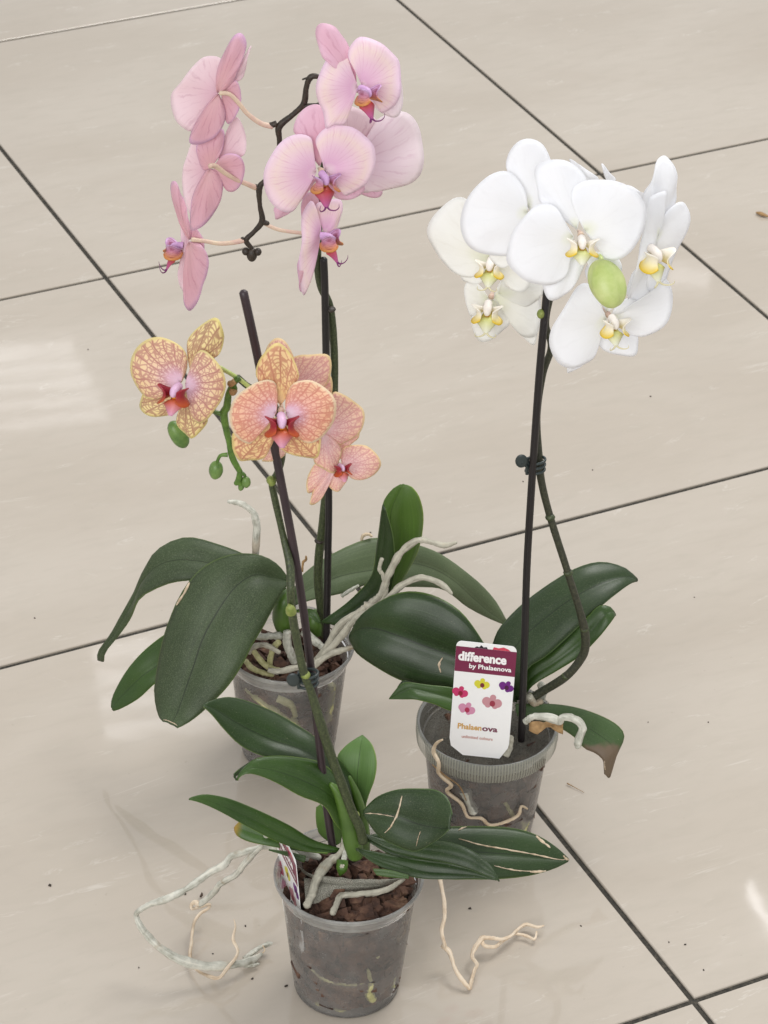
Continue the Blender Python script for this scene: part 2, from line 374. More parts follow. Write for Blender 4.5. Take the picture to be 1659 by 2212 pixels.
def M_root(name, stops, rough=.8):
    m = NT(name); uv = m.uv(); g = m.geo()
    nz = m.noise(m.scl(uv, (7, 5, 1)), 1, 4, .6); n2 = m.noise(g, 110, 4, .6)
    k = m.math('ADD', m.math('MULTIPLY', nz, .5), m.math('MULTIPLY', n2, .5))
    c = m.ramp(k, [(p, s2l(q)) for p, q in stops])
    dry = m.step(m.noise(m.scl(g, (1, 1, 1), .7), 34, 3, .6), .56, .66)
    c = m.mix(m.math('MULTIPLY', dry, .5), c, s2l((158, 134, 104)))
    m.set(Base_Color=c, Roughness=rough, Specular_IOR_Level=.3)
    m.bump(m.math('ADD', nz, m.math('MULTIPLY', n2, .5)), .8, .0012); return m.m
MT = dict(
 floor=M_floor(), grout=M_grout(),
 dusty=M_leaf('dusty_leaf', (60, 76, 45), (50, 65, 37), (92, 112, 58), .52, .4),
 dark=M_leaf('dark_leaf', (40, 64, 22), (30, 52, 16), (96, 120, 60), .34, .15),
 deep=M_leaf('deep_green_leaf', (43, 64, 29), (34, 54, 23), (90, 116, 66), .38, .22),
 green=M_leaf('mid_green_leaf', (58, 88, 28), (46, 74, 24), (120, 150, 60), .34, .12),
 bright=M_leaf('bright_leaf', (86, 118, 46), (72, 104, 38), (140, 164, 70), .4, .12),
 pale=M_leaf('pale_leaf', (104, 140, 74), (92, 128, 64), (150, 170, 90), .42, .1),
 grey=M_leaf('grey_green_leaf', (94, 110, 76), (84, 100, 66), (110, 126, 84), .5, .4),
 wither=M_leaf('withered_leaf', (66, 92, 46), (54, 80, 40), (120, 130, 70), .45, .2, 1),
 yellowtip=M_leaf('yellow_tipped_leaf', (66, 98, 38), (54, 84, 32), (150, 150, 60), .4, .1, 2),
 pink=M_petal('pink_petal', [(0, (246, 232, 234)), (.2, (238, 200, 226)), (.5, (242, 212, 228)), (.78, (246, 226, 224)), (1, (246, 222, 240))], (212, 150, 186), 26, .30),
 pinkpale=M_petal('pale_pink_petal', [(0, (240, 216, 228)), (.4, (242, 222, 234)), (1, (246, 234, 238))], (205, 160, 185), 13, .25),
 pinksep=M_petal('rose_sepal', [(0, (242, 222, 220)), (.3, (234, 188, 206)), (1, (238, 202, 220))], (190, 118, 150), 9, .35),
 pinkback=M_petal('rose_petal_back', [(0, (228, 188, 192)), (.5, (224, 178, 188)), (.9, (228, 186, 200)), (1, (230, 192, 222))], (186, 120, 146), 12, .4),
 pinklight=M_petal('pale_petal_back', [(0, (228, 192, 206)), (.5, (236, 210, 218)), (1, (244, 224, 230))], (196, 150, 170), 12, .3),
 white=M_petal('white_petal', [(0, (244, 246, 234)), (.2, (249, 250, 252)), (1, (250, 251, 254))], (228, 228, 230), 12, .10, trans=.4),
 cream=M_petal('cream_petal', [(0, (236, 238, 220)), (.4, (247, 247, 243)), (1, (249, 249, 247))], (222, 220, 210), 12, .12, trans=.4),
 orange=M_petal('netted_orange_petal', [(0, (242, 226, 240)), (.25, (240, 208, 224)), (.48, (243, 198, 182)), (.8, (243, 200, 168)), (1, (245, 214, 178))], (204, 112, 104), 17, .66, 'net', (242, 222, 190), cell=(26, 11), vw=.10),
 orsep=M_petal('netted_yellow_sepal', [(0, (238, 216, 190)), (.25, (243, 218, 160)), (1, (243, 212, 164))], (184, 96, 88), 9, .72, 'net', (238, 218, 150), cell=(16, 12), vw=.12),
 orleft=M_petal('netted_cream_petal', [(0, (242, 218, 238)), (.25, (238, 206, 220)), (.5, (244, 218, 190)), (1, (244, 222, 172))], (180, 98, 112), 16, .72, 'net', (238, 222, 160), cell=(26, 11), vw=.11),
 orleftsep=M_petal('netted_cream_sepal', [(0, (232, 210, 190)), (.3, (244, 228, 176)), (1, (244, 228, 170))], (160, 84, 88), 9, .72, 'net', (236, 222, 150), cell=(16, 11), vw=.13),
 orpale=M_petal('netted_pale_pink_petal', [(0, (246, 220, 228)), (.3, (246, 216, 216)), (1, (248, 216, 188))], (210, 132, 146), 15, .6, 'net', (240, 216, 170), cell=(26, 11), vw=.09),
 lip=M_col('lip_flesh', .4, .15), lipstripe=M_col('striped_lip_flesh', .4, .12, (130, 30, 60)),
 stem=M_noise('speckled_stem', [(.3, (38, 44, 26)), (.55, (60, 70, 40)), (.75, (92, 98, 66))], 700, .5, .3),
 darkstem=M_noise('dark_stem', [(.3, (34, 28, 22)), (.6, (54, 45, 35)), (.8, (80, 66, 50))], 500, .5, .3),
 sheath=M_noise('leaf_sheath', [(.3, (62, 90, 32)), (.7, (82, 112, 44))], 40, .38, .08),
 olivestem=M_noise('olive_stem', [(.3, (34, 36, 26)), (.55, (54, 56, 40)), (.75, (78, 78, 58))], 600, .5, .3),
 greenstem=M_noise('green_stem', [(.3, (58, 90, 30)), (.7, (92, 126, 48))], 200, .4, .2),
 node=M_noise('stem_node', [(.3, (104, 120, 56)), (.7, (140, 150, 76))], 300, .5, .2),
 pedicel=M_noise('pale_pedicel', [(.3, (196, 160, 152)), (.7, (212, 194, 166))], 120, .45, .1),
 bud=M_noise('green_bud', [(.3, (168, 188, 104)), (.7, (196, 206, 140))], 90, .4, .15),
 budgreen=M_noise('dark_green_bud', [(.3, (72, 104, 46)), (.7, (110, 140, 72))], 160, .4, .15),
 root=M_root('silvery_root', [(.3, (108, 96, 78)), (.42, (160, 156, 142)), (.58, (190, 186, 170)), (.72, (172, 160, 136))]),
 rootgrey=M_root('grey_root', [(.3, (120, 112, 94)), (.43, (174, 174, 162)), (.55, (206, 205, 194)), (.72, (226, 220, 202))]),
 rootcream=M_root('dry_cream_root', [(.3, (168, 140, 106)), (.5, (222, 202, 174)), (.7, (236, 220, 198))]),
 rootpink=M_root('dry_root_core', [(.3, (178, 150, 120)), (.5, (222, 204, 180)), (.7, (234, 222, 204))]),
 rootin=M_noise('buried_root', [(.3, (150, 148, 100)), (.6, (190, 186, 140)), (.85, (214, 208, 170))], 160, .6, .3),
 stakeb=M_noise('black_stake', [(.3, (16, 13, 15)), (.7, (26, 21, 23))], 60, .38, .15, .0004),
 stakep=M_noise('purple_black_stake', [(.3, (38, 27, 32)), (.7, (52, 38, 43))], 60, .42, .15, .0004),
 clip=M_plain('dark_clip_plastic', (44, 54, 54), .35),
 bark=M_noise('bark_chips', [(.3, (38, 27, 22)), (.45, (66, 46, 37)), (.58, (94, 67, 53)), (.74, (134, 106, 84))], 75, .9, .9, .002),
 soil=M_noise('dark_fill', [(.25, (26, 20, 18)), (.5, (56, 42, 34)), (.75, (92, 74, 60))], 170, .95, .9, .002),
 pot=M_clear('clear_pot_plastic', .23, (234, 232, 228)), rim=M_clear('milky_rim_plastic', .48, (232, 232, 228)),
 netband=M_net('ribbed_net', (150, 150, 138), .62, ribs=True), net=M_net('fine_net', (148, 146, 134), .5, 1100),
 netdark=M_net('dark_fine_net', (80, 77, 68), .55, 900),
 card=M_plain('white_card', (240, 240, 240), .3), maroon=M_plain('maroon_ink', (118, 34, 70), .3),
 ink=M_plain('white_ink', (244, 242, 242), .35), gold=M_plain('gold_ink', (206, 160, 84), .35), plum=M_plain('plum_ink', (112, 36, 70), .35),
 inkpink=M_plain('faded_ink', (190, 130, 120), .35),
 leafdry=M_noise('dry_leaf', [(.3, (120, 92, 58)), (.7, (176, 142, 98))], 150, .8, .6),
)

# ---------------------------------------------------------------- floor
GX, GY, GA, TS = -1.54382868, -5.16235585, 0.468253052, .6
def gpos(i, j):
    px, py = (i - GX) * TS, (-j - GY) * TS
    return Vector((math.cos(GA) * px - math.sin(GA) * py, math.sin(GA) * px + math.cos(GA) * py - CD, 0))
fl = MB(); J = .0050 / TS / 2; BV = .0007 / TS
for i in range(-9, 10):
    for j in range(-10, 9):
        for lo, zz, lo2, z2 in ((J + BV, 0, J, -.0007), (J, -.0007, J, -.006)):
            ring = lambda e, z: [gpos(a, b) + Vector((0, 0, z)) for a, b in ((i + e, j + e), (i + 1 - e, j + e), (i + 1 - e, j + 1 - e), (i + e, j + 1 - e))]
            fl.grid([ring(lo, zz), ring(lo2, z2)], closeu=True)
            if zz == 0: fl.poly(ring(lo, 0)[::-1])
o = fl.build('floor', MT['floor'], smooth=False); tag(o, 'large beige polished floor tiles with faint pale veins', 'floor', kind='structure')
g = MB(); g.poly([gpos(-9, 9) + Vector((0, 0, -.0022)), gpos(10, 9) + Vector((0, 0, -.0022)), gpos(10, -10) + Vector((0, 0, -.0022)), gpos(-9, -10) + Vector((0, 0, -.0022))])
o = g.build('grout', MT['grout'], smooth=False); tag(o, 'dark grey grout joints between the floor tiles', 'grout', kind='structure')

# ---------------------------------------------------------------- pots
POTS = dict(front=Vector((-.0181, -.6322, 0)), white=Vector((.0853, -.4505, 0)), pink=Vector((-.0739, -.3542, 0)))
def make_pot(c, label, rimr=.0548):
    t = thing('plant_pot', c, label, 'plant pot', 'clear plastic orchid pots')
    k = rimr / .0548
    b = MB()
    prof = [(.0005, .004), (.030, .004), (.034, .001), (.0372, 0), (.0392, .0008), (.0397, .003), (.0393, .0045), (.0400, .006), (.0397, .0078), (.0404, .0095), (.0408, .012),
            (.0428, .030), (.0448, .050), (.0468, .070), (.0486, .088), (.0492, .0945)]
    b.lathe([(r * k, z) for r, z in prof], c=c)
    b.build('wall', MT['pot'], t)
    b = MB(); b.lathe([(r * k, z) for r, z in [(.0492, .0945), (.0502, .0947), (.0506, .0975), (.0503, .0985), (.0518, .0990), (.0521, .1025), (.0519, .1035), (.0538, .1040), (.0549, .1055), (.0550, .1078), (.0542, .1086), (.0530, .1080), (.0524, .1055), (.0505, .102)]], c=c)
    b.build('rim', MT['rim'], t)
    return t
def make_bark(c, label, n=420, top=.094, k=1.0, clear=None):
    b = MB()
    prof = [(.001, .005)]
    for i in range(14): z = .006 + i * (top - .012) / 13; prof.append(((.0345 + z * .092) * k, z))
    prof += [(.03, top - .006), (.001, top - .005)]
    rows = []
    for r, z in prof:
        row = []
        for q in range(72):
            a = 2 * PI * q / 72; p = Vector((r * math.cos(a), r * math.sin(a), z))
            nn = noise.noise((p + c) * 110) * .0022 + noise.noise((p + c) * 300) * .0008
            row.append(c + p * (1 + nn * (0.7 / max(r, .02))) if r > .002 else c + p)
        rows.append(row)
    b.grid(rows, closeu=True)
    o1 = b.build('potting_fill', MT['soil'])
    tag(o1, label[0], 'potting mix', kind='stuff')
    b = MB()
    for i in range(n):
        if i < n * .6:
            a = random.uniform(0, 2 * PI); z = random.uniform(.012, top - .008); r = (.0370 + z * .092) * k
            s = random.uniform(.0022, .0068)
        else:
            a = random.uniform(0, 2 * PI); r = .0425 * k * math.sqrt(random.random()); z = top - .002 + random.uniform(-.002, .004); s = random.choice((random.uniform(.0015, .003), random.uniform(.003, .0062)))
        p = c + Vector((r * math.cos(a), r * math.sin(a), z))
        m = Euler((random.uniform(0, 6), random.uniform(0, 6), random.uniform(0, 6))).to_matrix() if i >= n * .6 else Euler((random.uniform(-.2, .2), random.uniform(-.2, .2) - .09, a)).to_matrix()
        sx = .2 if i < n * .6 else .7
        b.box(p, [m @ Vector((s * sx, 0, 0)), m @ Vector((0, s * random.uniform(.6, 1.4), 0)), m @ Vector((0, 0, s * random.uniform(.4, 1)))], .35)
    o2 = b.build('bark_chips', MT['bark'], smooth=False)
    tag(o2, label[1], 'bark', kind='stuff')
make_pot(POTS['front'], 'clear plastic pot nearest the camera, holding the orange netted orchid')
make_pot(POTS['pink'], 'clear plastic pot at the back left under the pink orchid', .0530)
wp = make_pot(POTS['white'], 'clear plastic pot with ribbed net collar under the white orchid')
make_bark(POTS['front'], ('dark potting mix filling the nearest clear pot', 'reddish brown bark chips in the nearest clear pot'), 900)
make_bark(POTS['pink'], ('dark potting mix filling the back left pot', 'brown bark chips among roots in the back left pot'), 640, .088, .965)
make_bark(POTS['white'], ('dark potting mix filling the net-collared pot', 'dark bark chips in the net-collared pot at right'), 640, .088)
# net collar of the white orchid's pot
c = POTS['white']; b = MB()
b.lathe([(.0548, .1086), (.0556, .1084), (.0558, .100), (.0551, .0935), (.0535, .0905)], seg=120, c=c)
b.build('net_collar', MT['netband'], wp)
b = MB(); b.lathe([(.0545, .1084), (.0515, .1060), (.0490, .1000), (.044, .0955), (.038, .0945), (.032, .0950), (.026, .0965), (.018, .0985), (.012, .1)], seg=90, c=c, wob=.003)
b.build('net_lining', MT['netdark'], wp)

# ---------------------------------------------------------------- builders for plants
def leaf(par, cr_, st, y, mat, kL=.8, kR=-.8, arch=.10, n=26, solid=.0012, scars=None, label=None, curl=0):
    """st: stations (left edge, midrib, right edge); y: depths along the leaf"""
    D = []
    ys = [v[0] for v in cr([(v, 0, 0, i) for i, v in enumerate(y)], len(st) - 1)] if len(y) > 2 else [y[0] + (y[-1] - y[0]) * i / (len(st) - 1) for i in range(len(st))]
    for (l, m, r), yy in zip(st, ys):
        l, m, r = cr_(l), cr_(m), cr_(r)
        dl = math.hypot(l[0] - m[0], l[1] - m[1]) / 2750; dr = math.hypot(r[0] - m[0], r[1] - m[1]) / 2750
        D.append(tuple(P(*l, yy + kL * dl)) + tuple(P(*m, yy)) + tuple(P(*r, yy + kR * dr)))
    mids = [p[3:6] + p[0:3] + p[6:9] for p in D]
    S = cr(mids, n)
    rows = []; H = 6
    for i, s_ in enumerate(S):
        M, L, R = Vector(s_[0:3]), Vector(s_[3:6]), Vector(s_[6:9])
        a = S[max(0, i - 1)]; b_ = S[min(n, i + 1)]
        tan = (Vector(b_[0:3]) - Vector(a[0:3])).normalized()
        nl = (R - L).cross(tan)
        nl = nl.normalized() if nl.length > 1e-8 else Vector((0, 0, 1))
        if nl.dot(CAM - M) < 0: nl = -nl
        row = []
        for k in range(H): f = k / H; row.append(L.lerp(M, f) + nl * arch * (L - M).length * math.sin(PI * min(1, f)) )
        for k in range(H + 1): f = k / H; row.append(M.lerp(R, f) + nl * arch * (R - M).length * math.sin(PI * f))
        rows.append([p + nl * (noise.noise(p * 45) * .0012) for p in row])
    b = MB(); b.grid(rows)
    for r_ in rows:
        for p in r_:
            if p.z < .002: p.z = .002
    o = b.build('leaf', mat, par, solid=solid, off=-1 if False else 0)
    if label: o['label'] = label
    if scars:
        def surf(s, t):
            a = max(0, min(.9999, t)) * n; i = int(a); f = a - i; c_ = max(0, min(.9999, s)) * (2 * H); j = int(c_); h = c_ - j
            p = rows[i][j].lerp(rows[i][j + 1], h).lerp(rows[i + 1][j].lerp(rows[i + 1][j + 1], h), f)
            nn = (rows[i][j + 1] - rows[i][j]).cross(rows[i + 1][j] - rows[i][j]).normalized()
            if nn.dot(CAM - p) < 0: nn = -nn
            return p + nn * (solid * .5 + .0004)
        for pts, wd in scars:
            sb = MB()
            q = cr([(a, b2, 0) for a, b2 in pts], 24); rr = []
            for i, (s, t, _) in enumerate(q):
                ww = .5 * wd * (.35 + .65 * math.sin(PI * (i + .5) / 25)) * (1 + .9 * noise.noise(Vector((s * 40, t * 40, wd * 1000))))
                s += .006 * noise.noise(Vector((t * 60, s * 9, 3)))
                p = surf(s, t); p2 = surf(s + .01, t + .0); d_ = Vector(q[min(24, i + 1)][:2] + (0,)) - Vector(q[max(0, i - 1)][:2] + (0,))
                pa = surf(s + d_.x, t + d_.y); tn = (pa - p); tn = tn.normalized() if tn.length > 1e-7 else Vector((1, 0, 0))
                sd = tn.cross((CAM - p).normalized()).normalized()
                rr.append([p + sd * ww, p - sd * ww])
            sb.grid(rr); sb.build('scar', MT['rootcream'], o, solid=.0002)
    return o

def petal(par, cr_, base, out, p0, n, mat, name='petal', layer=0.0, bulge=.10, back=.05, ripple=.045, N=52, Mr=10, solid=.0003, dy=0):
    n = Vector(n).normalized()
    if n.dot(CAM - p0) < 0: n = -n
    base3 = PP(*cr_(base), p0, n)
    pts = [cr_(base)] + [cr_(p) for p in out] + [cr_(base)]
    q = cr([tuple(PP(*p, p0, n)) for p in pts], N)
    cen = Vector((0, 0, 0))
    for a in q: cen += Vector(a)
    cen /= len(q); Ln = max((Vector(a) - base3).length for a in q); ph = random.uniform(0, 6)
    rows = []
    for j in range(Mr + 1):
        t = j / Mr; row = []
        for i, a in enumerate(q):
            a = Vector(a); s = i / N
            p = base3.lerp(a, max(t, .004))
            lat = math.sin(PI * s)
            off = layer + bulge * Ln * math.sin(PI * min(1, t * .9)) * (.35 + .65 * lat) - back * Ln * t ** 3 + ripple * Ln * t * t * math.sin(ph + s * 21) * lat
            off += noise.noise(p * 55) * .0022 * t + noise.noise(p * 140) * .0007 * t * t
            row.append(p + n * off)
        rows.append(row)
    b = MB(); b.grid(rows, uvf=lambda i, j: (j / N, i / Mr))
    return b.build(name, mat, par, solid=solid)

WHITE = dict(lp=2.2, col=(244, 238, 232), lobe=[(250, 246, 240), (248, 236, 180), (240, 204, 40)], inner=(206, 150, 40), mid=[(216, 196, 50), (222, 226, 150), (244, 244, 234)], cal=(206, 148, 30), ten=(232, 226, 190), st=None)
PINK = dict(col=(214, 172, 218), lobe=[(206, 172, 214), (198, 132, 160), (206, 136, 66)], inner=(150, 50, 70), mid=[(206, 120, 66), (196, 78, 80), (190, 104, 166)], cal=(206, 150, 70), ten=(124, 52, 112), st=1)
ORNG = dict(col=(226, 190, 220), lobe=[(160, 50, 62), (150, 34, 50), (190, 84, 40)], inner=(150, 34, 44), mid=[(216, 130, 50), (206, 100, 60), (216, 160, 190)], cal=(232, 160, 40), ten=(230, 200, 220), st=None)
def lin(c): return s2l(c) + (1,)
def ramp3(cs, t):
    a = [s2l(c) for c in cs]; x = max(0, min(1, t)) * (len(a) - 1); i = min(int(x), len(a) - 2); f = x - i
    return tuple(a[i][k] * (1 - f) + a[i + 1][k] * f for k in range(3)) + (1,)
def lip(par, c, n, up, L, pal, right_only=False, tendrils=True, lobes=(-1, 1), mid=1.0, spread=1.0):
    n = Vector(n).normalized(); up = Vector(up); up = (up - n * up.dot(n)).normalized(); rt = up.cross(n).normalized()
    W = lambda x, y, z: c + (rt * x + up * y + n * z) * L
    b = MB()
    # column with its rounded cap
    b.tube([W(0, .02, 0), W(0, .06, .15), W(0, .04, .32), W(0, -.04, .44)], [.13 * L, .12 * L, .135 * L, .10 * L], 12, 14, colf=lambda a, t: lin(pal['col']))
    b.build('column', MT['lip'], par)
    def patch(b, spine, wid, side, cup, colf, ns=14, nw=8):
        sp_ = cr([tuple(p) + (w_,) for p, w_ in zip(spine, wid)], ns); sd_ = cr([tuple(s) for s in side], ns); rows = []
        for i, s in enumerate(sp_):
            p = Vector(s[:3]); sdv = Vector(sd_[i]).normalized(); a = Vector(sp_[max(0, i - 1)][:3]); z = Vector(sp_[min(ns, i + 1)][:3])
            tn = (z - a).normalized(); nn = sdv.cross(tn).normalized()
            rows.append([p + sdv * (s[3] * x) + nn * (cup * s[3] * (x * x - .3)) for x in [2 * k / nw - 1 for k in range(nw + 1)]])
        b.grid(rows, colf=colf)
    bl = MB()
    for sg in lobes:
        k = sg * spread
        sp = [W(k * .10, -.14, .08), W(k * .27, -.13, .22), W(k * .36, -.05, .38), W(k * .31, -.01, .54), W(k * .17, .01, .62)]
        sd = [up * .9 + n * .2, up + n * .05, up, up * .95 - n * .25, up * .85 - n * .45]
        patch(bl, sp, [.08 * L, .20 * L, .28 * L, .27 * L, .15 * L], [tuple(v) for v in sd], .6 * sg, lambda a, t: ramp3(pal['lobe'], (1 - a) ** pal.get('lp', 1) + .05))
    if lobes: bl.build('side_lobe', MT['lipstripe'] if pal['st'] else MT['lip'], par, solid=.0006)
    bm = MB()
    sp = [W(0, -.16, .10), W(0, -.26, .30), W(0, -.40 * mid, .48), W(0, -.62 * mid, .62), W(0, -.90 * mid, .74)]
    patch(bm, sp, [.10 * L, .20 * L, .33 * L, .20 * L, .05 * L], [tuple(rt)] * 5, .55, lambda a, t: ramp3(pal['mid'], t))
    bm.build('front_lobe', MT['lip'], par, solid=.0007)
    bc = MB(); bc.ball(W(0, -.14, .34), [rt * .10 * L, n * .09 * L, up * .07 * L], 10, 6, colf=lambda a, t: lin(pal['cal']))
    bc.tube([W(-.05, -.12, .36), W(-.08, -.02, .46)], [.03 * L, .012 * L], 6, 6, colf=lambda a, t: lin(pal['cal']))
    bc.tube([W(.05, -.12, .36), W(.08, -.02, .46)], [.03 * L, .012 * L], 6, 6, colf=lambda a, t: lin(pal['cal']))
    bc.build('callus', MT['lip'], par)
    if tendrils:
        bt = MB()
        for sg in (-1, 1):
            bt.tube([W(sg * .02, -.88 * mid, .73), W(sg * .10, -.96 * mid, .80), W(sg * .24, -.92 * mid, .90), W(sg * .32, -.76 * mid, .96), W(sg * .30, -.60 * mid, .96)],
                    [.035 * L, .028 * L, .02 * L, .014 * L, .006 * L], 6, 16, colf=lambda a, t: lin(pal['ten']))
        bt.build('tendril', MT['lip'], par)

def ped(b, cr_, pts, ys, rad):
    rad = [q * .74 for q in rad] if hasattr(rad, '__len__') else rad * .9
    n = len(pts); b.tube([P(*cr_(p), ys[0] + (ys[1] - ys[0]) * i / (n - 1)) for i, p in enumerate(pts)], rad, 10)
def flower(par, cr_, cen, y, n, petals, lipspec=None, pedpts=None, pedy=None, pedr=.0016, pedmat='pedicel', label=None):
    """petals: (name, material, base, outline, layer[, normal][, bulge])"""
    c = P(*cr_(cen), y)
    b = MB()
    if pedpts: ped(b, cr_, pedpts, pedy or (y, y), pedr)
    else:
        nn = Vector(n).normalized(); b.tube([c - nn * .018 + Vector((0, .004, -.004)), c - nn * .008, c - nn * .002], [.0013, .0015, .0024], 8, 10)
    f = b.build('flower', MT[pedmat], par)
    if label: f['label'] = label
    for pt in petals:
        nm, mat, base, out, layer = pt[:5]; nn = pt[5] if len(pt) > 5 and pt[5] else n; bu = pt[6] if len(pt) > 6 else .08
        petal(f, cr_, base, out, c, nn, MT[mat], nm, layer=layer, bulge=bu * (.6 if mat in ('white', 'cream') else 1), back=.015 if mat in ('white', 'cream') else .04)
    if lipspec:
        lc = P(*cr_(lipspec.get('at', cen)), y - lipspec.get('dy', .003))
        lip(f, lc, lipspec.get('n', n), lipspec.get('up', (0, .2, 1)), lipspec['L'], lipspec['pal'], tendrils=lipspec.get('ten', True), lobes=lipspec.get('lobes', (-1, 1)), mid=lipspec.get('mid', 1.0), spread=lipspec.get('spread', 1.0))
    return f
def roots(par, items, mat, name='root', k=1.0):
    for it in items:
        pts, rad = it[:2]; mt = it[2] if len(it) > 2 else mat
        rad = [x * k * (1.12 if mt == 'rootpink' else 1) * 1.0 for x in rad]
        b = MB(); b.tube(pts, rad, 9, len(pts) * 9, lump=.38); b.build(name, MT[mt], par)
def ridge_path(cr_, pts, y0, y1):
    n = len(pts) - 1; return [P(*cr_(p), y0 + (y1 - y0) * i / n) for i, p in enumerate(pts)]
def zpath(cr_, pts, zs):
    q = cr([(z, 0, 0, i) for i, z in enumerate(zs)], len(pts) - 1) if len(zs) > 2 else [(zs[0] + (zs[-1] - zs[0]) * i / (len(pts) - 1),) for i in range(len(pts))]
    return [PZ(*cr_(p), max(.002, z[0])) for p, z in zip(pts, q)]

def same(a): return (a, a, a)
#@@PINK
# ================================================================ PINK ORCHID
pk = thing('orchid_plant', POTS['pink'] + Vector((0, 0, .09)), 'tall orchid with pink flowers and long arching grey-green leaves, back left', 'orchid')
Y = -.354
leaf(pk, K4, [((770, 450), (770, 465), (765, 480)), ((640, 335), (620, 385), (600, 430)), ((480, 270), (460, 350), (440, 420)), ((370, 253), (350, 340), (385, 421)),
     ((265, 300), (270, 362), (300, 437)), ((212, 385), (220, 415), (193, 492)), ((150, 510), (160, 525), (165, 562)), ((75, 640), (90, 640), (112, 638)), ((34, 700), (42, 705), (64, 700)), ((32, 732), (42, 736), (56, 738))],
     [Y, Y + .02, Y + .02], MT['dusty'], .9, -.9)
leaf(pk, K4, [((785, 415), (785, 425), (785, 432)), ((735, 355), (710, 408), (765, 455)), ((650, 317), (640, 400), (725, 520)), ((540, 322), (570, 448), (680, 605)), ((430, 382), (500, 548), (640, 672)),
     ((345, 500), (450, 640), (598, 755)), ((285, 670), (408, 760), (540, 840)), ((256, 830), (370, 870), (455, 925)), ((268, 940), (340, 955), (385, 980)), ((287, 976), (318, 985), (345, 1000))],
     [Y - .005, Y - .045, Y - .10], MT['dusty'], .7, -.5, scars=[([(.02, .50), (.04, .54), (.02, .58)], .0022), ([(.1, .992), (.5, .99), (.9, .992)], .0008)], label='broad arching leaf with a torn cream nick in its left edge')
leaf(pk, K4, [((560, 520), (560, 540), (560, 560)), ((400, 575), (410, 640), (420, 700)), ((285, 640), (300, 730), (320, 790)), ((200, 710), (215, 790), (262, 822)), ((130, 800), (150, 850), (195, 882)), ((92, 875), (100, 905), (130, 920)), ((86, 915), (88, 925), (95, 932))],
     [Y - .01, Y - .02], MT['green'], .6, -.6)
leaf(pk, K4, [((790, 480), (800, 500), (800, 520)), ((840, 395), (860, 455), (870, 497)), ((960, 312), (990, 402), (1000, 468)), ((1100, 255), (1110, 380), (1110, 430)), ((1200, 262), (1200, 355), (1190, 445)), ((1300, 285), (1300, 358), (1290, 445)),
     ((1400, 330), (1400, 400), (1385, 455)), ((1500, 405), (1490, 475), (1470, 515)), ((1580, 485), (1570, 545), (1555, 562)), ((1635, 575), (1632, 585), (1625, 592))],
     [Y + .01, Y + .07, Y + .11], MT['grey'], .7, -.7)
leaf(pk, K4, [((930, 585), (1000, 600), (1090, 595)), ((1050, 470), (1120, 540), (1165, 525)), ((1108, 400), (1168, 450), (1222, 430)), ((1128, 290), (1190, 330), (1290, 300)), ((1140, 200), (1183, 235), (1311, 180)), ((1155, 112), (1184, 150), (1298, 95)), ((1190, 62), (1210, 85), (1270, 55)), ((1222, 43), (1232, 42), (1245, 44))],
     [Y + .005, Y + .0, Y + .0], MT['bright'], .3, -.1, arch=.14, label='upright leaf seen from its bright underside')
leaf(pk, K4, [((905, 585), (940, 590), (1000, 600)), ((1020, 500), (1060, 520), (1130, 560)), ((1108, 402), (1140, 440), (1192, 430)), ((1128, 290), (1150, 330), (1198, 310)), ((1140, 205), (1158, 230), (1186, 220)), ((1154, 120), (1157, 130), (1164, 135))],
     [Y - .018, Y - .026], MT['dark'], .5, -.5)
leaf(pk, Z1, [((940, 470), (930, 480), (920, 490)), ((900, 390), (880, 420), (850, 440)), ((830, 370), (820, 390), (790, 400)), ((720, 380), (720, 390), (720, 400))], [Y - .01, Y], MT['green'], .5, -.5)
b = MB(); b.tube([P(*Z1((650, 560)), Y - .005), P(*Z1((630, 430)), Y - .01), P(*Z1((650, 300)), Y - .01), P(*Z1((700, 230)), Y - .0)], [.006, .0085, .007, .004], 12); b.tube([P(*Z1((900, 560)), Y + .006), P(*Z1((890, 470)), Y + .006), P(*Z1((900, 400)), Y + .006)], [.007, .008, .004], 12)
b.build('leaf_base', MT['sheath'], pk)
# stem, up behind the flowers and over to the left
b = MB()
main = [ID((699, 1375)), ID((693, 1310)), ID((687, 1250)), ID((690, 1190)), ID((698, 1127)), ID((710, 1010)), ID((721, 893)), ID((722, 764)), ID((713, 665)), ID((693, 617)), ID((686, 560)), ID((690, 470)), ID((700, 360)), ID((712, 270)), R1((985, 545))]
b.tube([P(*p, Y + .004 + (.004 if 7 <= i <= 10 else -.006 if i > 11 else 0)) for i, p in enumerate(main)], [.0036] * 6 + [.0030] * 5 + [.0028] * 4, 12, 120, lump=.05)
st = b.build('stem', MT['stem'], pk)
for p in (ID((690, 1168)), ID((714, 668))):
    b = MB(); c = P(*p, Y + .003); b.ball(c, [Vector((.0041, 0, 0)), Vector((0, .0041, 0)), Vector((0, 0, .0020))], 12, 8); b.build('stem_node', MT['darkstem'], st)
b = MB()
def br(pts, r, y0=Y - .015, y1=Y - .015, bb=b): bb.tube(ridge_path(R1, pts, y0, y1), [q * .66 for q in r], 10, len(pts) * 8, lump=.12)
br([(1000, 405), (975, 395), (945, 402), (925, 450), (912, 535), (860, 590), (785, 655), (785, 720), (785, 790)], [.0022, .003, .0034, .0030, .0034, .0030, .0040, .0030, .0026])
br([(1000, 545), (960, 548), (912, 550)], [.0024, .0028, .0032]); br([(945, 402), (925, 405), (905, 412)], [.0018, .0012, .0010])
br([(785, 790), (760, 870), (710, 935), (682, 975), (683, 1060), (695, 1145), (655, 1200), (612, 1245), (640, 1285), (642, 1300)], [.0024, .0022, .0026, .0034, .0026, .0036, .0026, .0032, .0022, .0018])
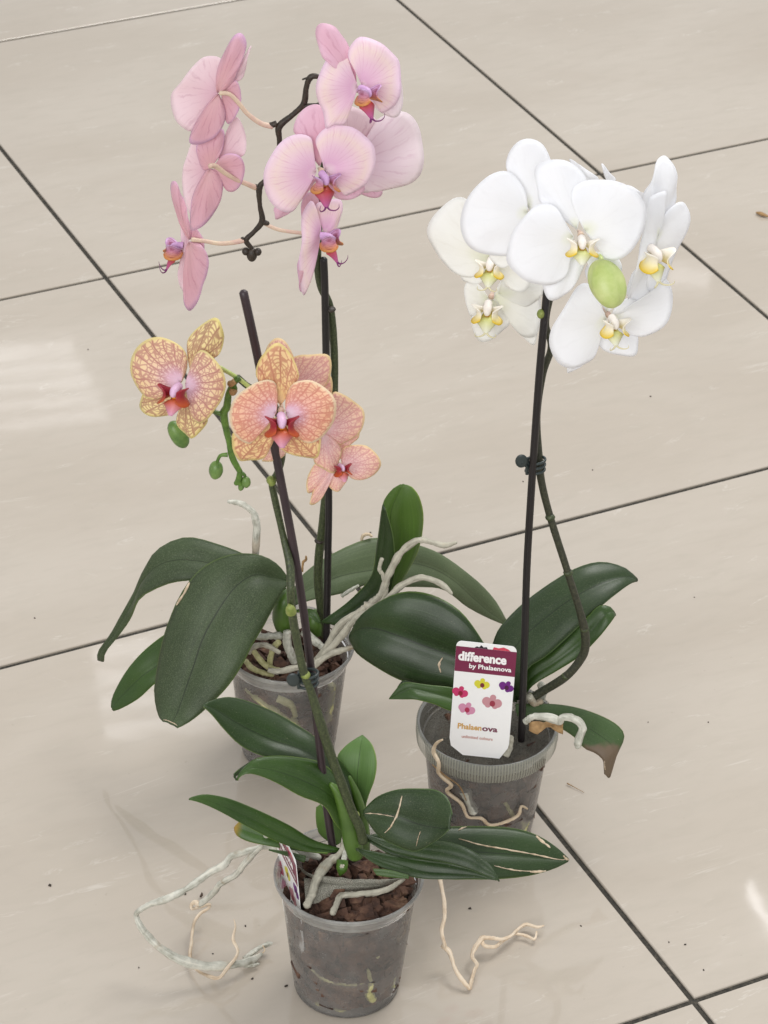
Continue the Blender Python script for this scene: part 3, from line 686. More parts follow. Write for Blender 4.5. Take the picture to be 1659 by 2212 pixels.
br([(770, 640), (745, 648), (735, 645)], [.0036, .0034, .0028]); br([(690, 975), (660, 968), (645, 965)], [.0032, .003, .0026])
br([(600, 1240), (590, 1240)], [.0030, .0026]); br([(700, 1150), (725, 1160)], [.0034, .0028])
b.build('flower_branch', MT['darkstem'], pk)
b = MB(); cc = P(*R1((642, 1320)), Y - .015); s = .006
b.ball(cc, [Vector((.0040, 0, 0)), Vector((0, .004, 0)), Vector((0, 0, .0056))]); b.ball(cc + Vector((-.0045, 0, .0025)), [Vector((.0028, 0, 0)), Vector((0, .003, 0)), Vector((0, 0, .003))]); b.ball(cc + Vector((.0045, -.001, .003)), [Vector((.0028, 0, 0)), Vector((0, .003, 0)), Vector((0, 0, .003))])
b.build('bud', MT['darkstem'], pk)
# flowers in front
NF = (.30, -1, .22)
flower(pk, R1, (1200, 470), Y - .030, NF, [
 ('sepal', 'pinksep', (1195, 450), [(1150, 350), (1080, 330), (1025, 315), (1002, 250), (990, 180), (1000, 138), (1030, 127), (1080, 145), (1120, 190), (1158, 245), (1180, 330)], -.006),
 ('sepal', 'pinkpale', (1230, 480), [(1310, 390), (1400, 395), (1438, 450), (1449, 520), (1436, 580), (1400, 625), (1330, 600), (1270, 540)], -.010),
 ], dict(mid=.84, L=.0215, pal=PINK, n=(.75, -.8, -.05), at=(1205, 462), dy=.012), label='topmost pink flower facing the camera')
f1 = pk.children[-1]
c = P(*R1((1200, 470)), Y - .030)
petal(f1, Z3, (685, 520), [(660, 480), (610, 370), (580, 250), (550, 150), (500, 115), (440, 130), (350, 220), (270, 380), (232, 520), (250, 660), (310, 800), (340, 970), (420, 935), (540, 925), (590, 800), (620, 650), (650, 570)], c, (.05, -1, .3), MT['pink'], layer=.001)
petal(f1, Z3, (715, 490), [(700, 440), (640, 320), (590, 240), (575, 170), (600, 90), (660, 10), (720, -22), (820, -5), (940, 50), (1040, 140), (1120, 230), (1140, 330), (1140, 480), (1120, 620), (1070, 720), (980, 790), (920, 790), (900, 690), (840, 590), (780, 530)], c, (.25, -1, .25), MT['pink'], layer=.003)
flower(pk, R1, (1130, 850), Y + .012, (.3, -1, .2), [
 ('petal', 'pinkpale', (1130, 850), [(1180, 780), (1250, 715), (1300, 620), (1400, 575), (1470, 600), (1520, 680), (1535, 790), (1525, 880), (1480, 940), (1400, 975), (1300, 1000), (1200, 995), (1150, 930)], 0),
 ('sepal', 'pinklight', (1150, 840), [(1100, 760), (1110, 650), (1150, 560), (1290, 620), (1270, 700), (1220, 780)], -.004),
 ('sepal', 'pinksep', (1150, 880), [(1200, 930), (1300, 970), (1332, 1000), (1310, 1030), (1240, 1026), (1160, 980)], -.004)], label='pale pink flower half hidden behind two others')
flower(pk, R1, (1005, 890), Y - .042, (.15, -1, .25), [
 ('sepal', 'pinksep', (995, 870), [(960, 790), (920, 720), (868, 700), (865, 650), (890, 600), (940, 562), (1000, 555), (1030, 600), (1040, 660), (1040, 740), (1015, 830)], -.006),
 ('sepal', 'pinksep', (1010, 930), [(1080, 960), (1200, 945), (1232, 975), (1230, 1010), (1190, 1035), (1130, 1046), (1080, 1035), (1030, 980)], -.006),
 ('sepal', 'pinksep', (990, 930), [(940, 950), (860, 1040), (765, 1080), (763, 1115), (772, 1150), (810, 1138), (860, 1100), (920, 1020)], -.006),
 ('petal', 'pink', (975, 890), [(955, 820), (955, 740), (940, 705), (890, 693), (830, 710), (770, 760), (715, 850), (702, 920), (715, 1000), (750, 1060), (800, 1092), (850, 1095), (890, 1050), (940, 950)], .001),
 ], dict(mid=.84, L=.0225, pal=PINK, n=(.35, -.9, -.12), at=(1005, 905), dy=.010), label='large pink flower at the front of the spray')
f3 = pk.children[-1]
petal(f3, Z3, (325, 1410), [(305, 1370), (300, 1270), (250, 1180), (225, 1120), (240, 1050), (320, 970), (410, 930), (520, 928), (640, 960), (760, 1050), (850, 1150), (872, 1250), (860, 1390), (800, 1520), (720, 1610), (620, 1670), (540, 1690), (500, 1600), (450, 1500), (380, 1440)], P(*R1((1005, 890)), Y - .042), (.15, -1, .25), MT['pink'], layer=.003)
flower(pk, R1, (1010, 1230), Y - .018, (.85, -.6, .1), [
 ('sepal', 'pinkback', (985, 1200), [(930, 1180), (905, 1150), (900, 1070), (930, 1010), (975, 1010), (1000, 1100)], -.004, (.1, -1, .2)),
 ('sepal', 'pinkback', (960, 1300), [(915, 1330), (892, 1380), (890, 1440), (900, 1500), (912, 1527), (925, 1500), (945, 1400)], -.004, (.4, -1, .2)),
 ('petal', 'pink', (1000, 1215), [(985, 1120), (960, 1045), (935, 1060), (912, 1110), (898, 1200), (889, 1330), (897, 1440), (906, 1525), (922, 1520), (938, 1430), (962, 1330), (990, 1250)], .000, (.5, -1, .1)),
 ('petal', 'pink', (1020, 1215), [(985, 1120), (975, 1060), (1030, 1040), (1100, 1035), (1113, 1080), (1104, 1140), (1085, 1190), (1060, 1215)], -.001, (.2, -1, .2)),
 ], dict(mid=.84, L=.0215, pal=PINK, n=(.95, -.35, -.08), at=(1000, 1225), dy=.006), pedpts=[(700, 1155), (780, 1190), (900, 1208), (980, 1215)], pedy=(Y - .015, Y - .016), pedmat='pedicel', label='pink flower turned to the right beside the stake')
# flowers seen from behind, left
NB = (-.35, 1, -.1)
flower(pk, R1, (478, 478), Y - .012, (-.2, -1, .2), [
 ('petal', 'pinklight', (468, 478), [(440, 450), (480, 380), (490, 330), (470, 305), (430, 298), (380, 305), (330, 350), (270, 430), (225, 480), (213, 520), (225, 580), (260, 640), (330, 685), (390, 600), (440, 520)], 0, None, -.06),
 ('petal', 'pinklight', (520, 440), [(560, 380), (600, 310), (620, 255), (630, 248), (620, 290), (600, 370), (578, 420)], -.004),
 ('sepal', 'pinkback', (472, 474), [(460, 430), (470, 350), (500, 270), (540, 200), (575, 165), (600, 170), (616, 220), (607, 280), (575, 370), (545, 430), (505, 465)], .003),
 ('sepal', 'pinkback', (488, 480), [(495, 560), (520, 640), (562, 600), (585, 540), (583, 460), (562, 415), (525, 440)], .001),
 ('sepal', 'pinkback', (478, 480), [(455, 490), (400, 560), (350, 640), (328, 710), (340, 738), (390, 740), (450, 710), (500, 650), (515, 590), (500, 530)], .005)],
 pedpts=[(750, 655), (690, 640), (620, 590), (570, 530), (525, 488), (480, 482)], pedy=(Y - .015, Y - .020), pedr=[.0030, .0026, .0023, .0022, .0022, .0024], label='upper left pink flower seen from behind')
flower(pk, R1, (435, 862), Y - .016, (-.2, -1, .2), [
 ('petal', 'pinklight', (400, 880), [(362, 830), (330, 735), (300, 810), (275, 890), (270, 970), (290, 1060), (327, 1125), (345, 1040), (370, 950)], -.003, None, -.04),
 ('petal', 'pinklight', (455, 855), [(480, 790), (495, 700), (540, 620), (572, 630), (598, 720), (600, 800), (560, 830), (500, 840)], -.004, None, -.04),
 ('sepal', 'pinkback', (432, 865), [(390, 882), (362, 820), (360, 740), (400, 690), (490, 665), (496, 740), (480, 800)], .001),
 ('sepal', 'pinkback', (445, 862), [(500, 800), (560, 793), (595, 820), (606, 880), (590, 950), (550, 992), (510, 985), (490, 930)], .002),
 ('sepal', 'pinkback', (432, 872), [(400, 890), (350, 990), (330, 1080), (326, 1160), (340, 1186), (400, 1160), (450, 1100), (490, 1020), (496, 940), (470, 885)], .004)],
 pedpts=[(660, 972), (620, 955), (560, 930), (500, 895), (455, 862), (425, 860)], pedy=(Y - .015, Y - .036), pedr=[.0030, .0026, .0023, .0023, .0025, .0026], label='middle left pink flower seen from behind')
flower(pk, R1, (322, 1240), Y - .016, (-.6, -1, .2), [
 ('petal', 'pinkback', (325, 1240), [(300, 1210), (270, 1130), (225, 1010), (218, 960), (235, 938), (262, 945), (272, 1010), (300, 1060), (325, 1140), (330, 1200)], .001),
 ('sepal', 'pinkback', (330, 1250), [(330, 1190), (350, 1186), (375, 1210), (390, 1260), (385, 1300)], -.001),
 ('petal', 'pinklight', (300, 1215), [(270, 1140), (264, 1300), (255, 1430), (263, 1510), (290, 1540), (304, 1520), (306, 1400), (320, 1290)], .0, None, -.04),
 ('sepal', 'pinkback', (330, 1250), [(310, 1300), (305, 1420), (305, 1530), (320, 1606), (345, 1590), (390, 1510), (415, 1420), (418, 1340), (400, 1280), (365, 1252)], .003)],
 dict(mid=.84, L=.0205, pal=PINK, n=(-.95, -.15, -.15), at=(285, 1275), dy=-.004), pedpts=[(600, 1245), (540, 1258), (470, 1262), (400, 1250), (335, 1242)], pedy=(Y - .015, Y - .022), pedr=[.0030, .0025, .0023, .0022, .0024], label='lowest left pink flower seen from behind, lip showing at left')
RP = lambda pts, y0=Y - .01, y1=None: ridge_path(K4, pts, y0, y0 if y1 is None else y1)
roots(pk, [
 (RP([(650, 330), (655, 250), (655, 195), (640, 150), (595, 118), (545, 110)], Y), [.0050, .0052, .0050, .0044, .0040, .0026], 'rootgrey'),
 (RP([(880, 750), (930, 690), (980, 600), (1060, 545), (1105, 515), (1150, 465), (1175, 395), (1225, 308), (1290, 262), (1345, 270), (1395, 282), (1440, 270)], Y - .03, Y - .05), [.0055, .0052, .0055, .0050, .0058, .0048, .0050, .0044, .0042, .0036, .0034, .0018]),
 (RP([(900, 735), (1000, 625), (1045, 570), (1130, 532), (1172, 492), (1225, 440), (1290, 410), (1350, 418), (1390, 440), (1422, 472)], Y - .038, Y - .06), [.0050, .0052, .0046, .0058, .0040, .0046, .0044, .0042, .0040, .0022]),
 (RP([(1080, 520), (1140, 510), (1162, 460), (1152, 400), (1138, 375), (1148, 335)], Y - .04), [.005, .0046, .0034, .0034, .003, .0026]),
 (RP([(1050, 565), (1050, 600), (1056, 640)], Y - .045), [.0036, .0036, .0034]),
 (RP([(880, 752), (950, 708), (1030, 682), (1080, 662)], Y - .045), [.0046, .0044, .0038, .0028]),
 (RP([(700, 770), (740, 778), (800, 765), (860, 750)], Y - .035), [.003, .0042, .0042, .004]),
 (RP([(625, 705), (645, 680), (690, 674), (745, 702)], Y - .03), [.003, .0038, .0040, .0028]),
 (RP([(640, 690), (675, 738), (720, 768), (770, 772)], Y - .03), [.0034, .0038, .004, .003], 'rootin'),
 (RP([(612, 735), (640, 765), (690, 785), (720, 792)], Y - .03), [.0036, .004, .0036, .003], 'rootin'),
 (RP([(705, 760), (715, 700), (742, 660)], Y - .025), [.0042, .004, .0038], 'rootin'),
 (RP([(640, 638), (690, 640), (750, 636)], Y - .015), [.0048, .0050, .0058], 'rootgrey'),
 (RP([(840, 620), (880, 655), (920, 685)], Y - .015), [.006, .0056, .005], 'rootgrey'),
 (RP([(775, 620), (780, 680), (805, 740)], Y - .02), [.006, .0060, .005], 'rootgrey'),
 (RP([(835, 385), (838, 350), (850, 338), (850, 324)], Y + .01), [.0016, .0018, .0018, .001], 'leafdry'),
 (RP([(990, 480), (1030, 455), (1055, 440)], Y + .02), [.003, .0028, .002], 'rootgrey'),
 (RP([(1068, 262), (1075, 243), (1095, 238), (1108, 246)], Y + .06), [.002, .0024, .0022, .002], 'rootcream'),
], 'root', k=.60)
# ================================================================ WHITE ORCHID
wh = thing('orchid_plant', POTS['white'] + Vector((0, 0, .09)), 'orchid with a cluster of pure white flowers and one fat green bud, at right', 'orchid')
Y = -.4505
leaf(wh, K4, [((1680, 880), (1680, 890), (1680, 900)), ((1600, 760), (1600, 810), (1560, 850)), ((1530, 635), (1530, 760), (1480, 845)), ((1450, 535), (1430, 720), (1400, 842)), ((1340, 474), (1310, 675), (1290, 833)), ((1230, 465), (1200, 632), (1190, 797)), ((1130, 508), (1120, 608), (1100, 742)), ((1060, 565), (1060, 610), (1045, 700)), ((1025, 625), (1018, 640), (1025, 665))],
     [Y, Y + .02, Y + .045], MT['dark'], .35, -.45, scars=[([(.56, .44), (.66, .45), (.76, .435)], .0016)], label='broad dark leaf with a small cream scar')
leaf(wh, R5, [((860, 880), (870, 880), (885, 880)), ((725, 620), (800, 700), (905, 770)), ((735, 500), (840, 590), (930, 690)), ((800, 405), (920, 490), (1030, 625)), ((930, 285), (1050, 385), (1160, 510)), ((1080, 178), (1180, 290), (1280, 400)), ((1230, 98), (1310, 215), (1390, 300)), ((1360, 70), (1420, 178), (1470, 238)), ((1490, 105), (1510, 158), (1530, 195)), ((1565, 165), (1569, 178), (1564, 184))],
     [Y, Y + .04, Y + .07], MT['deep'], .8, -.7)
leaf(wh, R5, [((870, 860), (880, 870), (890, 880)), ((920, 690), (950, 750), (960, 790)), ((1060, 600), (1080, 660), (1090, 712)), ((1180, 490), (1210, 560), (1230, 622)), ((1280, 390), (1320, 450), (1340, 515)), ((1345, 328), (1385, 370), (1410, 425)), ((1405, 335), (1420, 365), (1433, 390)), ((1436, 375), (1437, 380), (1436, 386))],
     [Y + .005, Y + .03], MT['green'], .6, -.6)
leaf(wh, R5, [((620, 860), (620, 910), (620, 950)), ((480, 810), (480, 870), (470, 945)), ((350, 795), (350, 840), (370, 905)), ((235, 778), (240, 815), (270, 880)), ((175, 790), (180, 840), (185, 878)), ((110, 872), (110, 875), (109, 878))],
     [Y - .01, Y - .01], MT['green'], .5, -.9)
leaf(wh, R5, [((300, 790), (290, 810), (300, 830)), ((235, 776), (230, 800), (235, 830)), ((190, 767), (180, 800), (180, 835)), ((160, 805), (158, 820), (152, 838))], [Y + .004, Y + .004], MT['dark'], .5, -.5)
leaf(wh, R5, [((850, 905), (850, 940), (860, 975)), ((980, 905), (980, 955), (990, 1000)), ((1110, 910), (1110, 970), (1100, 1040)), ((1250, 938), (1230, 1020), (1190, 1095)), ((1380, 988), (1330, 1080), (1255, 1165)), ((1465, 1045), (1400, 1130), (1320, 1195)), ((1490, 1110), (1430, 1180), (1365, 1235)), ((1445, 1220), (1410, 1260), (1372, 1290)), ((1405, 1330), (1396, 1340), (1375, 1318))],
     [Y - .01, Y, Y - .015], MT['wither'], .8, -.5, scars=[([(.95, .80), (.97, .85), (.94, .9)], .0008)], label='drooping leaf with a withered brown end')
b = MB()
stm = [ID((1148, 1508)), R5((1010, 830)), R5((1150, 740)), R5((1235, 640)), R5((1262, 560)), R5((1255, 460)), R5((1215, 310)), R5((1160, 140)), R5B((655, 600)), R5B((575, 350)), R5B((530, 170)), R5B((518, 50)), ID((1160, 900)), ID((1172, 810)), R2((765, 1250)), R2((735, 1130)), R2((752, 1010)), R2((790, 880)), R2((850, 800))]
ys = [Y + .0] * 2 + [Y - .006] * 7 + [Y - .002] * 3 + [Y + .004] * 7
b.tube([P(*p, q) for p, q in zip(stm, ys)], [.0034] * 6 + [.0028] * 6 + [.0026] * 7, 12, 150, lump=.05)
st = b.build('stem', MT['olivestem'], wh)
for p, q in ((R5((1148, 740)), Y - .006), (R5((1256, 462)), Y - .006), (R5((1160, 130)), Y - .006), (R5B((573, 345)), Y - .003), (R5((945, 862)), Y)):
    b = MB(); c = P(*p, q); b.ball(c, [Vector((.0038, 0, 0)), Vector((0, .0038, 0)), Vector((0, 0, .0028))], 12, 8); b.build('stem_node', MT['node'] if q == Y else MT['stem'], st)
b = MB(); c = P(*R2((708, 1073)), Y - .004); b.ball(c, [Vector((.0028, 0, 0)), Vector((0, .003, 0)), Vector((0, 0, .0036))]); b.build('stem_node', MT['node'], st)
WL = lambda at, n, L=.025, **k: dict(dict(dict(L=L, pal=WHITE, at=at, n=n, dy=.008, mid=.62), **k), L=k.get('L', L) * .84)
flower(wh, R2, (440, 985), Y + .030, (-.1, -1, .2), [
 ('petal', 'cream', (425, 985), [(390, 930), (330, 890), (298, 920), (295, 975), (312, 1040), (335, 1085), (390, 1030)], 0),
 ('petal', 'cream', (455, 985), [(490, 900), (570, 830), (650, 870), (700, 950), (708, 1050), (700, 1150), (670, 1195), (610, 1200), (560, 1150), (510, 1050)], 0),
 ('sepal', 'cream', (450, 1000), [(350, 1080), (330, 1110), (350, 1195), (380, 1229), (430, 1222), (480, 1190), (530, 1150), (541, 1110), (510, 1050)], -.003),
 ('sepal', 'cream', (560, 1100), [(600, 1190), (640, 1235), (672, 1250), (690, 1180), (700, 1100), (640, 1060)], -.004),
 ('sepal', 'cream', (480, 960), [(500, 900), (520, 830), (600, 870), (720, 900), (722, 960), (640, 1030), (560, 1000)], .002)],
 WL((425, 1020), (-.1, -1, -.15), .028, dy=.010), label='lowest white flower at the left, seen from above')
flower(wh, R2, (440, 790), Y + .018, (-.35, -1, .2), [
 ('petal', 'cream', (440, 780), [(400, 650), (350, 500), (300, 450), (230, 455), (150, 520), (105, 590), (100, 650), (120, 720), (170, 790), (260, 860), (340, 872), (395, 835)], 0),
 ('sepal', 'cream', (430, 810), [(340, 840), (275, 865), (285, 905), (350, 916), (405, 890)], -.003),
 ('sepal', 'cream', (450, 800), [(520, 790), (600, 850), (640, 920), (600, 960), (520, 930), (470, 860)], -.003)],
 WL((440, 785), (-.15, -1, -.1), .026, dy=.006), label='leftmost white flower, its lip yellow and green')
flower(wh, R2, (620, 540), Y - .004, (-.1, -1, .25), [
 ('sepal', 'white', (640, 510), [(590, 420), (530, 330), (517, 270), (540, 200), (590, 145), (650, 135), (710, 165), (750, 230), (770, 300), (770, 400), (760, 520), (700, 590)], -.006),
 ('petal', 'white', (640, 520), [(620, 400), (540, 305), (450, 310), (360, 380), (300, 470), (275, 560), (285, 640), (330, 710), (420, 750), (535, 758), (610, 740), (680, 640), (680, 560)], .002),
 ('sepal', 'cream', (560, 720), [(480, 740), (430, 760), (445, 800), (500, 830), (560, 800), (640, 760)], -.004)], label='white flower at upper left, behind the front one')
flower(wh, R2, (1000, 400), Y + .03, (.2, -1, .3), [
 ('sepal', 'white', (990, 370), [(930, 340), (890, 290), (864, 242), (880, 242), (950, 290), (1020, 340)], 0),
 ('sepal', 'white', (1080, 380), [(1055, 330), (1036, 268), (1048, 266), (1080, 310), (1115, 348)], 0),
 ('petal', 'white', (1060, 400), [(1180, 380), (1250, 415), (1290, 430), (1260, 500), (1150, 480)], 0)], label='white flower turned away at the back, only its tips showing')
flower(wh, R2, (1075, 1085), Y - .020, (.1, -1, .15), [
 ('sepal', 'white', (1070, 1075), [(1000, 960), (955, 860), (1010, 790), (1100, 800), (1160, 880), (1165, 980), (1110, 1050)], -.005),
 ('sepal', 'white', (1020, 1240), [(1010, 1290), (960, 1350), (900, 1405), (868, 1418), (857, 1400), (870, 1360), (940, 1320), (980, 1260)], -.007),
 ('sepal', 'white', (1080, 1130), [(1040, 1190), (1028, 1250), (1070, 1290), (1150, 1316), (1220, 1312), (1240, 1270), (1235, 1205), (1160, 1160)], -.005),
 ('petal', 'white', (1060, 1095), [(1035, 1030), (990, 930), (950, 905), (900, 930), (820, 1040), (765, 1150), (755, 1240), (790, 1320), (860, 1360), (940, 1340), (1000, 1300), (1020, 1200), (1045, 1130)], .002),
 ('petal', 'white', (1095, 1090), [(1110, 1040), (1180, 990), (1280, 1010), (1350, 930), (1385, 885), (1420, 950), (1425, 1030), (1390, 1120), (1300, 1190), (1220, 1200), (1160, 1160)], -.001)],
 WL((1090, 1095), (.35, -1, -.2), .026, dy=.008), label='lowest white flower at the right, below the green bud')
flower(wh, R2, (1330, 640), Y - .004, (.6, -1, .15), [
 ('sepal', 'white', (1330, 620), [(1290, 500), (1290, 430), (1315, 355), (1350, 280), (1390, 240), (1420, 240), (1450, 310), (1465, 400), (1460, 480), (1390, 560)], -.004),
 ('petal', 'white', (1330, 650), [(1370, 540), (1460, 472), (1500, 490), (1515, 560), (1490, 660), (1430, 790), (1385, 880), (1330, 960), (1300, 960), (1280, 900), (1330, 760)], .0),
 ('sepal', 'white', (1290, 800), [(1230, 850), (1180, 960), (1220, 1010), (1270, 1050), (1292, 1050), (1330, 960), (1320, 880)], -.003),
 ('petal', 'white', (1325, 640), [(1350, 520), (1370, 405), (1300, 420), (1262, 470), (1252, 620), (1230, 720), (1185, 850), (1163, 960), (1175, 985), (1215, 900), (1240, 780), (1290, 690)], .004)],
 WL((1300, 720), (.5, -.8, -.25), .031, dy=.010), label='rightmost white flower, its lip seen from the side')
flower(wh, R2, (925, 650), Y - .040, (.0, -1, .25), [
 ('sepal', 'white', (905, 630), [(840, 560), (770, 510), (705, 480), (690, 400), (676, 330), (700, 280), (780, 250), (860, 262), (940, 330), (965, 400), (940, 500)], -.007),
 ('sepal', 'white', (900, 760), [(840, 830), (740, 900), (722, 930), (730, 970), (755, 1008), (800, 1010), (870, 960), (920, 880), (945, 810)], -.006),
 ('sepal', 'white', (950, 760), [(1040, 760), (1130, 790), (1150, 860), (1080, 900), (990, 870)], -.010),
 ('petal', 'white', (885, 650), [(850, 620), (820, 540), (790, 495), (740, 475), (670, 490), (600, 560), (550, 640), (525, 740), (530, 800), (590, 860), (660, 900), (750, 915), (820, 890), (860, 830), (855, 740)], .002),
 ('petal', 'white', (945, 620), [(900, 530), (870, 450), (880, 390), (940, 355), (1020, 345), (1120, 350), (1200, 385), (1250, 440), (1280, 520), (1260, 620), (1200, 720), (1120, 775), (1060, 770), (1010, 700), (980, 650)], .003)],
 WL((928, 668), (.05, -1, -.05), .026, dy=.008, ten=False, mid=.55, spread=1.1), label='front white flower with a yellow and red-marked throat')
b = MB(); c = P(*R2((1065, 910)), Y - .055); up = (P(*R2((1035, 785)), Y - .05) - P(*R2((1090, 1035)), Y - .062)) / 2; a0 = Vector((1, -.1, .1)).normalized() * .0125
b.ball(c, [a0, Vector((0, -.0115, 0)), up], 36, 20, ridge=.085); b.tube([P(*R2((1060, 900)), Y - .05), P(*R2((1035, 780)), Y - .045), P(*R2((1020, 760)), Y - .03)], [.003, .0018, .0018], 8)
b.build('bud', MT['bud'], wh)
c5 = POTS['white']
def onwall(p, r=.0515):   # a point of the sight line on the pot's outside wall
    u, v = R5(p); best = None
    d = ray(u, v); a = d.x ** 2 + d.y ** 2; ox, oy = CAM.x - c5.x, CAM.y - c5.y; rr = r
    for _ in range(6):
        bq = 2 * (d.x * ox + d.y * oy); cq = ox * ox + oy * oy - rr * rr; dis = max(0, bq * bq - 4 * a * cq)
        t = (-bq - math.sqrt(dis)) / (2 * a); q = CAM + d * t
        rr = .0410 + max(0, min(.1, q.z)) * .090 + .002 + (.006 if q.z > .075 else 0)
    return q
roots(wh, [
 ([onwall(p) for p in [(420, 1115), (382, 1140), (368, 1190), (398, 1250), (402, 1315), (470, 1380), (448, 1420), (530, 1490), (570, 1570), (650, 1580), (700, 1618), (790, 1600), (865, 1560), (885, 1508), (920, 1522)]], [.0012, .0022, .0024, .0026, .0026, .0026, .0024, .0024, .0022, .0022, .0020, .0022, .0020, .0018, .001], 'rootcream'),
 ([onwall(p) for p in [(360, 1262), (440, 1330), (520, 1390), (560, 1475)]], [.0007, .0008, .0008, .0005], 'leafdry'),
 (ridge_path(R5, [(905, 1012), (960, 978), (1060, 988), (1108, 1008), (1135, 982), (1210, 1000), (1245, 1045), (1225, 1105), (1215, 1155)], Y - .03, Y - .045), [.0036, .0044, .0048, .0046, .0044, .0048, .0048, .0050, .0046], 'rootgrey'),
 (ridge_path(R5, [(790, 1215), (812, 1160), (820, 1100)], Y - .04, Y - .03), [.0044, .005, .004], 'root'),
 (ridge_path(R5, [(1000, 890), (1010, 830), (1000, 790)], Y + .02, Y + .02), [.005, .0062, .0052], 'rootgrey'),
 (ridge_path(R5, [(930, 860), (960, 900), (1000, 890)], Y - .005, Y), [.005, .005, .004], 'root'),
], 'root', k=.64)
b = MB(); rows = []
for i in range(9):
    r_ = []
    for j in range(7):
        x = 930 + 200 * i / 8; yy = 1010 + (50 + 20 * math.sin(i)) * j / 6 + 12 * noise.noise(Vector((i * .9, j * .7, 0)))
        p = P(*R5((x, yy)), Y - .03 - .006 * j / 6); p.z += .003 * noise.noise(Vector((i * .7, j * .8, 5))); r_.append(p)
    rows.append(r_)
b.grid(rows); b.build('dry_sheath', MT['leafdry'], wh, solid=.0006)

# ================================================================ ORANGE ORCHID
og = thing('orchid_plant', POTS['front'] + Vector((0, 0, .09)), 'small front orchid with orange red-netted flowers and fresh green leaves', 'orchid')
Y = -.6322
leaf(og, R6, [((720, 680), (735, 685), (750, 680)), ((690, 560), (730, 580), (758, 560)), ((660, 450), (722, 470), (792, 460)), ((640, 375), (728, 390), (800, 385)), ((672, 328), (735, 335), (783, 323)), ((715, 297), (740, 300), (762, 298)), ((740, 284), (742, 283), (744, 284))],
     [Y + .01, Y + .045], MT['pale'], .2, -.2, arch=.05, label='upright pale green leaf')
leaf(og, R6, [((750, 640), (690, 655), (690, 670)), ((745, 555), (690, 560), (640, 560)), ((690, 440), (625, 440), (570, 450)), ((560, 300), (510, 350), (470, 400)), ((440, 220), (390, 310), (340, 368)), ((330, 165), (290, 265), (250, 325)), ((220, 130), (200, 215), (185, 262)), ((150, 135), (140, 175), (135, 200)), ((97, 157), (95, 160), (98, 166))],
     [Y + .005, Y + .02, Y + .01], MT['dark'], .8, -.8)
leaf(og, R6, [((620, 720), (640, 725), (655, 715)), ((570, 680), (610, 680), (660, 670)), ((556, 620), (600, 610), (645, 620)), ((557, 572), (570, 562), (590, 575))], [Y + .01, Y + .02], MT['bright'], .2, -.2)
leaf(og, R6, [((600, 745), (600, 755), (600, 765)), ((460, 700), (460, 725), (450, 745)), ((380, 672), (370, 700), (350, 728)), ((300, 640), (290, 675), (280, 712)), ((250, 632), (245, 658), (240, 692)), ((226, 655), (225, 663), (228, 672))], [Y + .01, Y + .02], MT['yellowtip'], .6, -.6, label='leaf with a yellowing tip')
leaf(og, R6, [((710, 700), (700, 705), (690, 705)), ((705, 560), (668, 600), (632, 640)), ((648, 465), (610, 530), (585, 568)), ((575, 395), (530, 480), (490, 527)), ((470, 372), (430, 440), (400, 478)), ((380, 367), (350, 418), (330, 447)), ((305, 380), (290, 415), (280, 437)), ((255, 425), (250, 440), (248, 450)), ((234, 462), (235, 465), (238, 466))],
     [Y - .005, Y - .02, Y - .03], MT['green'], .8, -.7)
leaf(og, R6, [((300, 384), (280, 395), (268, 415)), ((262, 410), (245, 420), (240, 440)), ((235, 425), (228, 435), (225, 448)), ((220, 438), (222, 455), (232, 465))], [Y - .02, Y - .026], MT['dark'], .3, -.3)
leaf(og, R6, [((650, 740), (640, 755), (600, 760)), ((540, 705), (520, 730), (500, 748)), ((440, 645), (410, 680), (390, 710)), ((320, 587), (300, 625), (285, 657)), ((210, 543), (200, 580), (190, 605)), ((120, 523), (120, 548), (115, 567)), ((70, 527), (70, 540), (68, 550)), ((40, 538), (40, 541), (42, 544))],
     [Y - .01, Y - .03, Y - .04], MT['green'], .7, -.7)
leaf(og, R6, [((760, 690), (760, 700), (760, 710)), ((900, 660), (900, 720), (900, 790)), ((1050, 655), (1050, 735), (1050, 860)), ((1200, 652), (1200, 755), (1180, 866)), ((1330, 657), (1330, 765), (1310, 864)), ((1440, 685), (1440, 775), (1430, 848)), ((1530, 740), (1520, 785), (1520, 822)), ((1577, 783), (1579, 787), (1574, 795))],
     [Y - .01, Y - .0, Y + .005], MT['dark'], .8, -.8, scars=[([(.28, .42), (.36, .52), (.42, .66), (.45, .8), (.5, .97)], .0011), ([(.75, .60), (.82, .68), (.90, .80)], .0009), ([(.90, .78), (.93, .82), (.97, .86)], .0016), ([(.04, .80), (.12, .83), (.17, .87)], .0022), ([(.2, .95), (.45, .985), (.6, .99)], .0016), ([(.02, .46), (.05, .44), (.1, .42)], .0008)], label='long leaf pointing right, split by cream cracks')
leaf(og, R6, [((745, 680), (747, 684), (750, 690)), ((840, 705), (850, 725), (860, 748)), ((950, 715), (960, 745), (950, 772)), ((1060, 712), (1080, 760), (1080, 797)), ((1160, 738), (1170, 785), (1170, 823)), ((1240, 790), (1235, 825), (1230, 845)), ((1280, 840), (1280, 850), (1278, 862)), ((1296, 873), (1296, 874), (1294, 875))],
     [Y - .01, Y - .035, Y - .04], MT['deep'], .8, -.6)
leaf(og, R6, [((715, 740), (718, 745), (722, 750)), ((800, 755), (800, 780), (790, 802)), ((900, 775), (900, 810), (880, 840)), ((1000, 790), (1000, 835), (990, 863)), ((1100, 805), (1100, 842), (1100, 866)), ((1200, 832), (1200, 850), (1200, 862)), ((1285, 868), (1286, 869), (1285, 870))],
     [Y - .02, Y - .03], MT['dark'], .7, -.7)
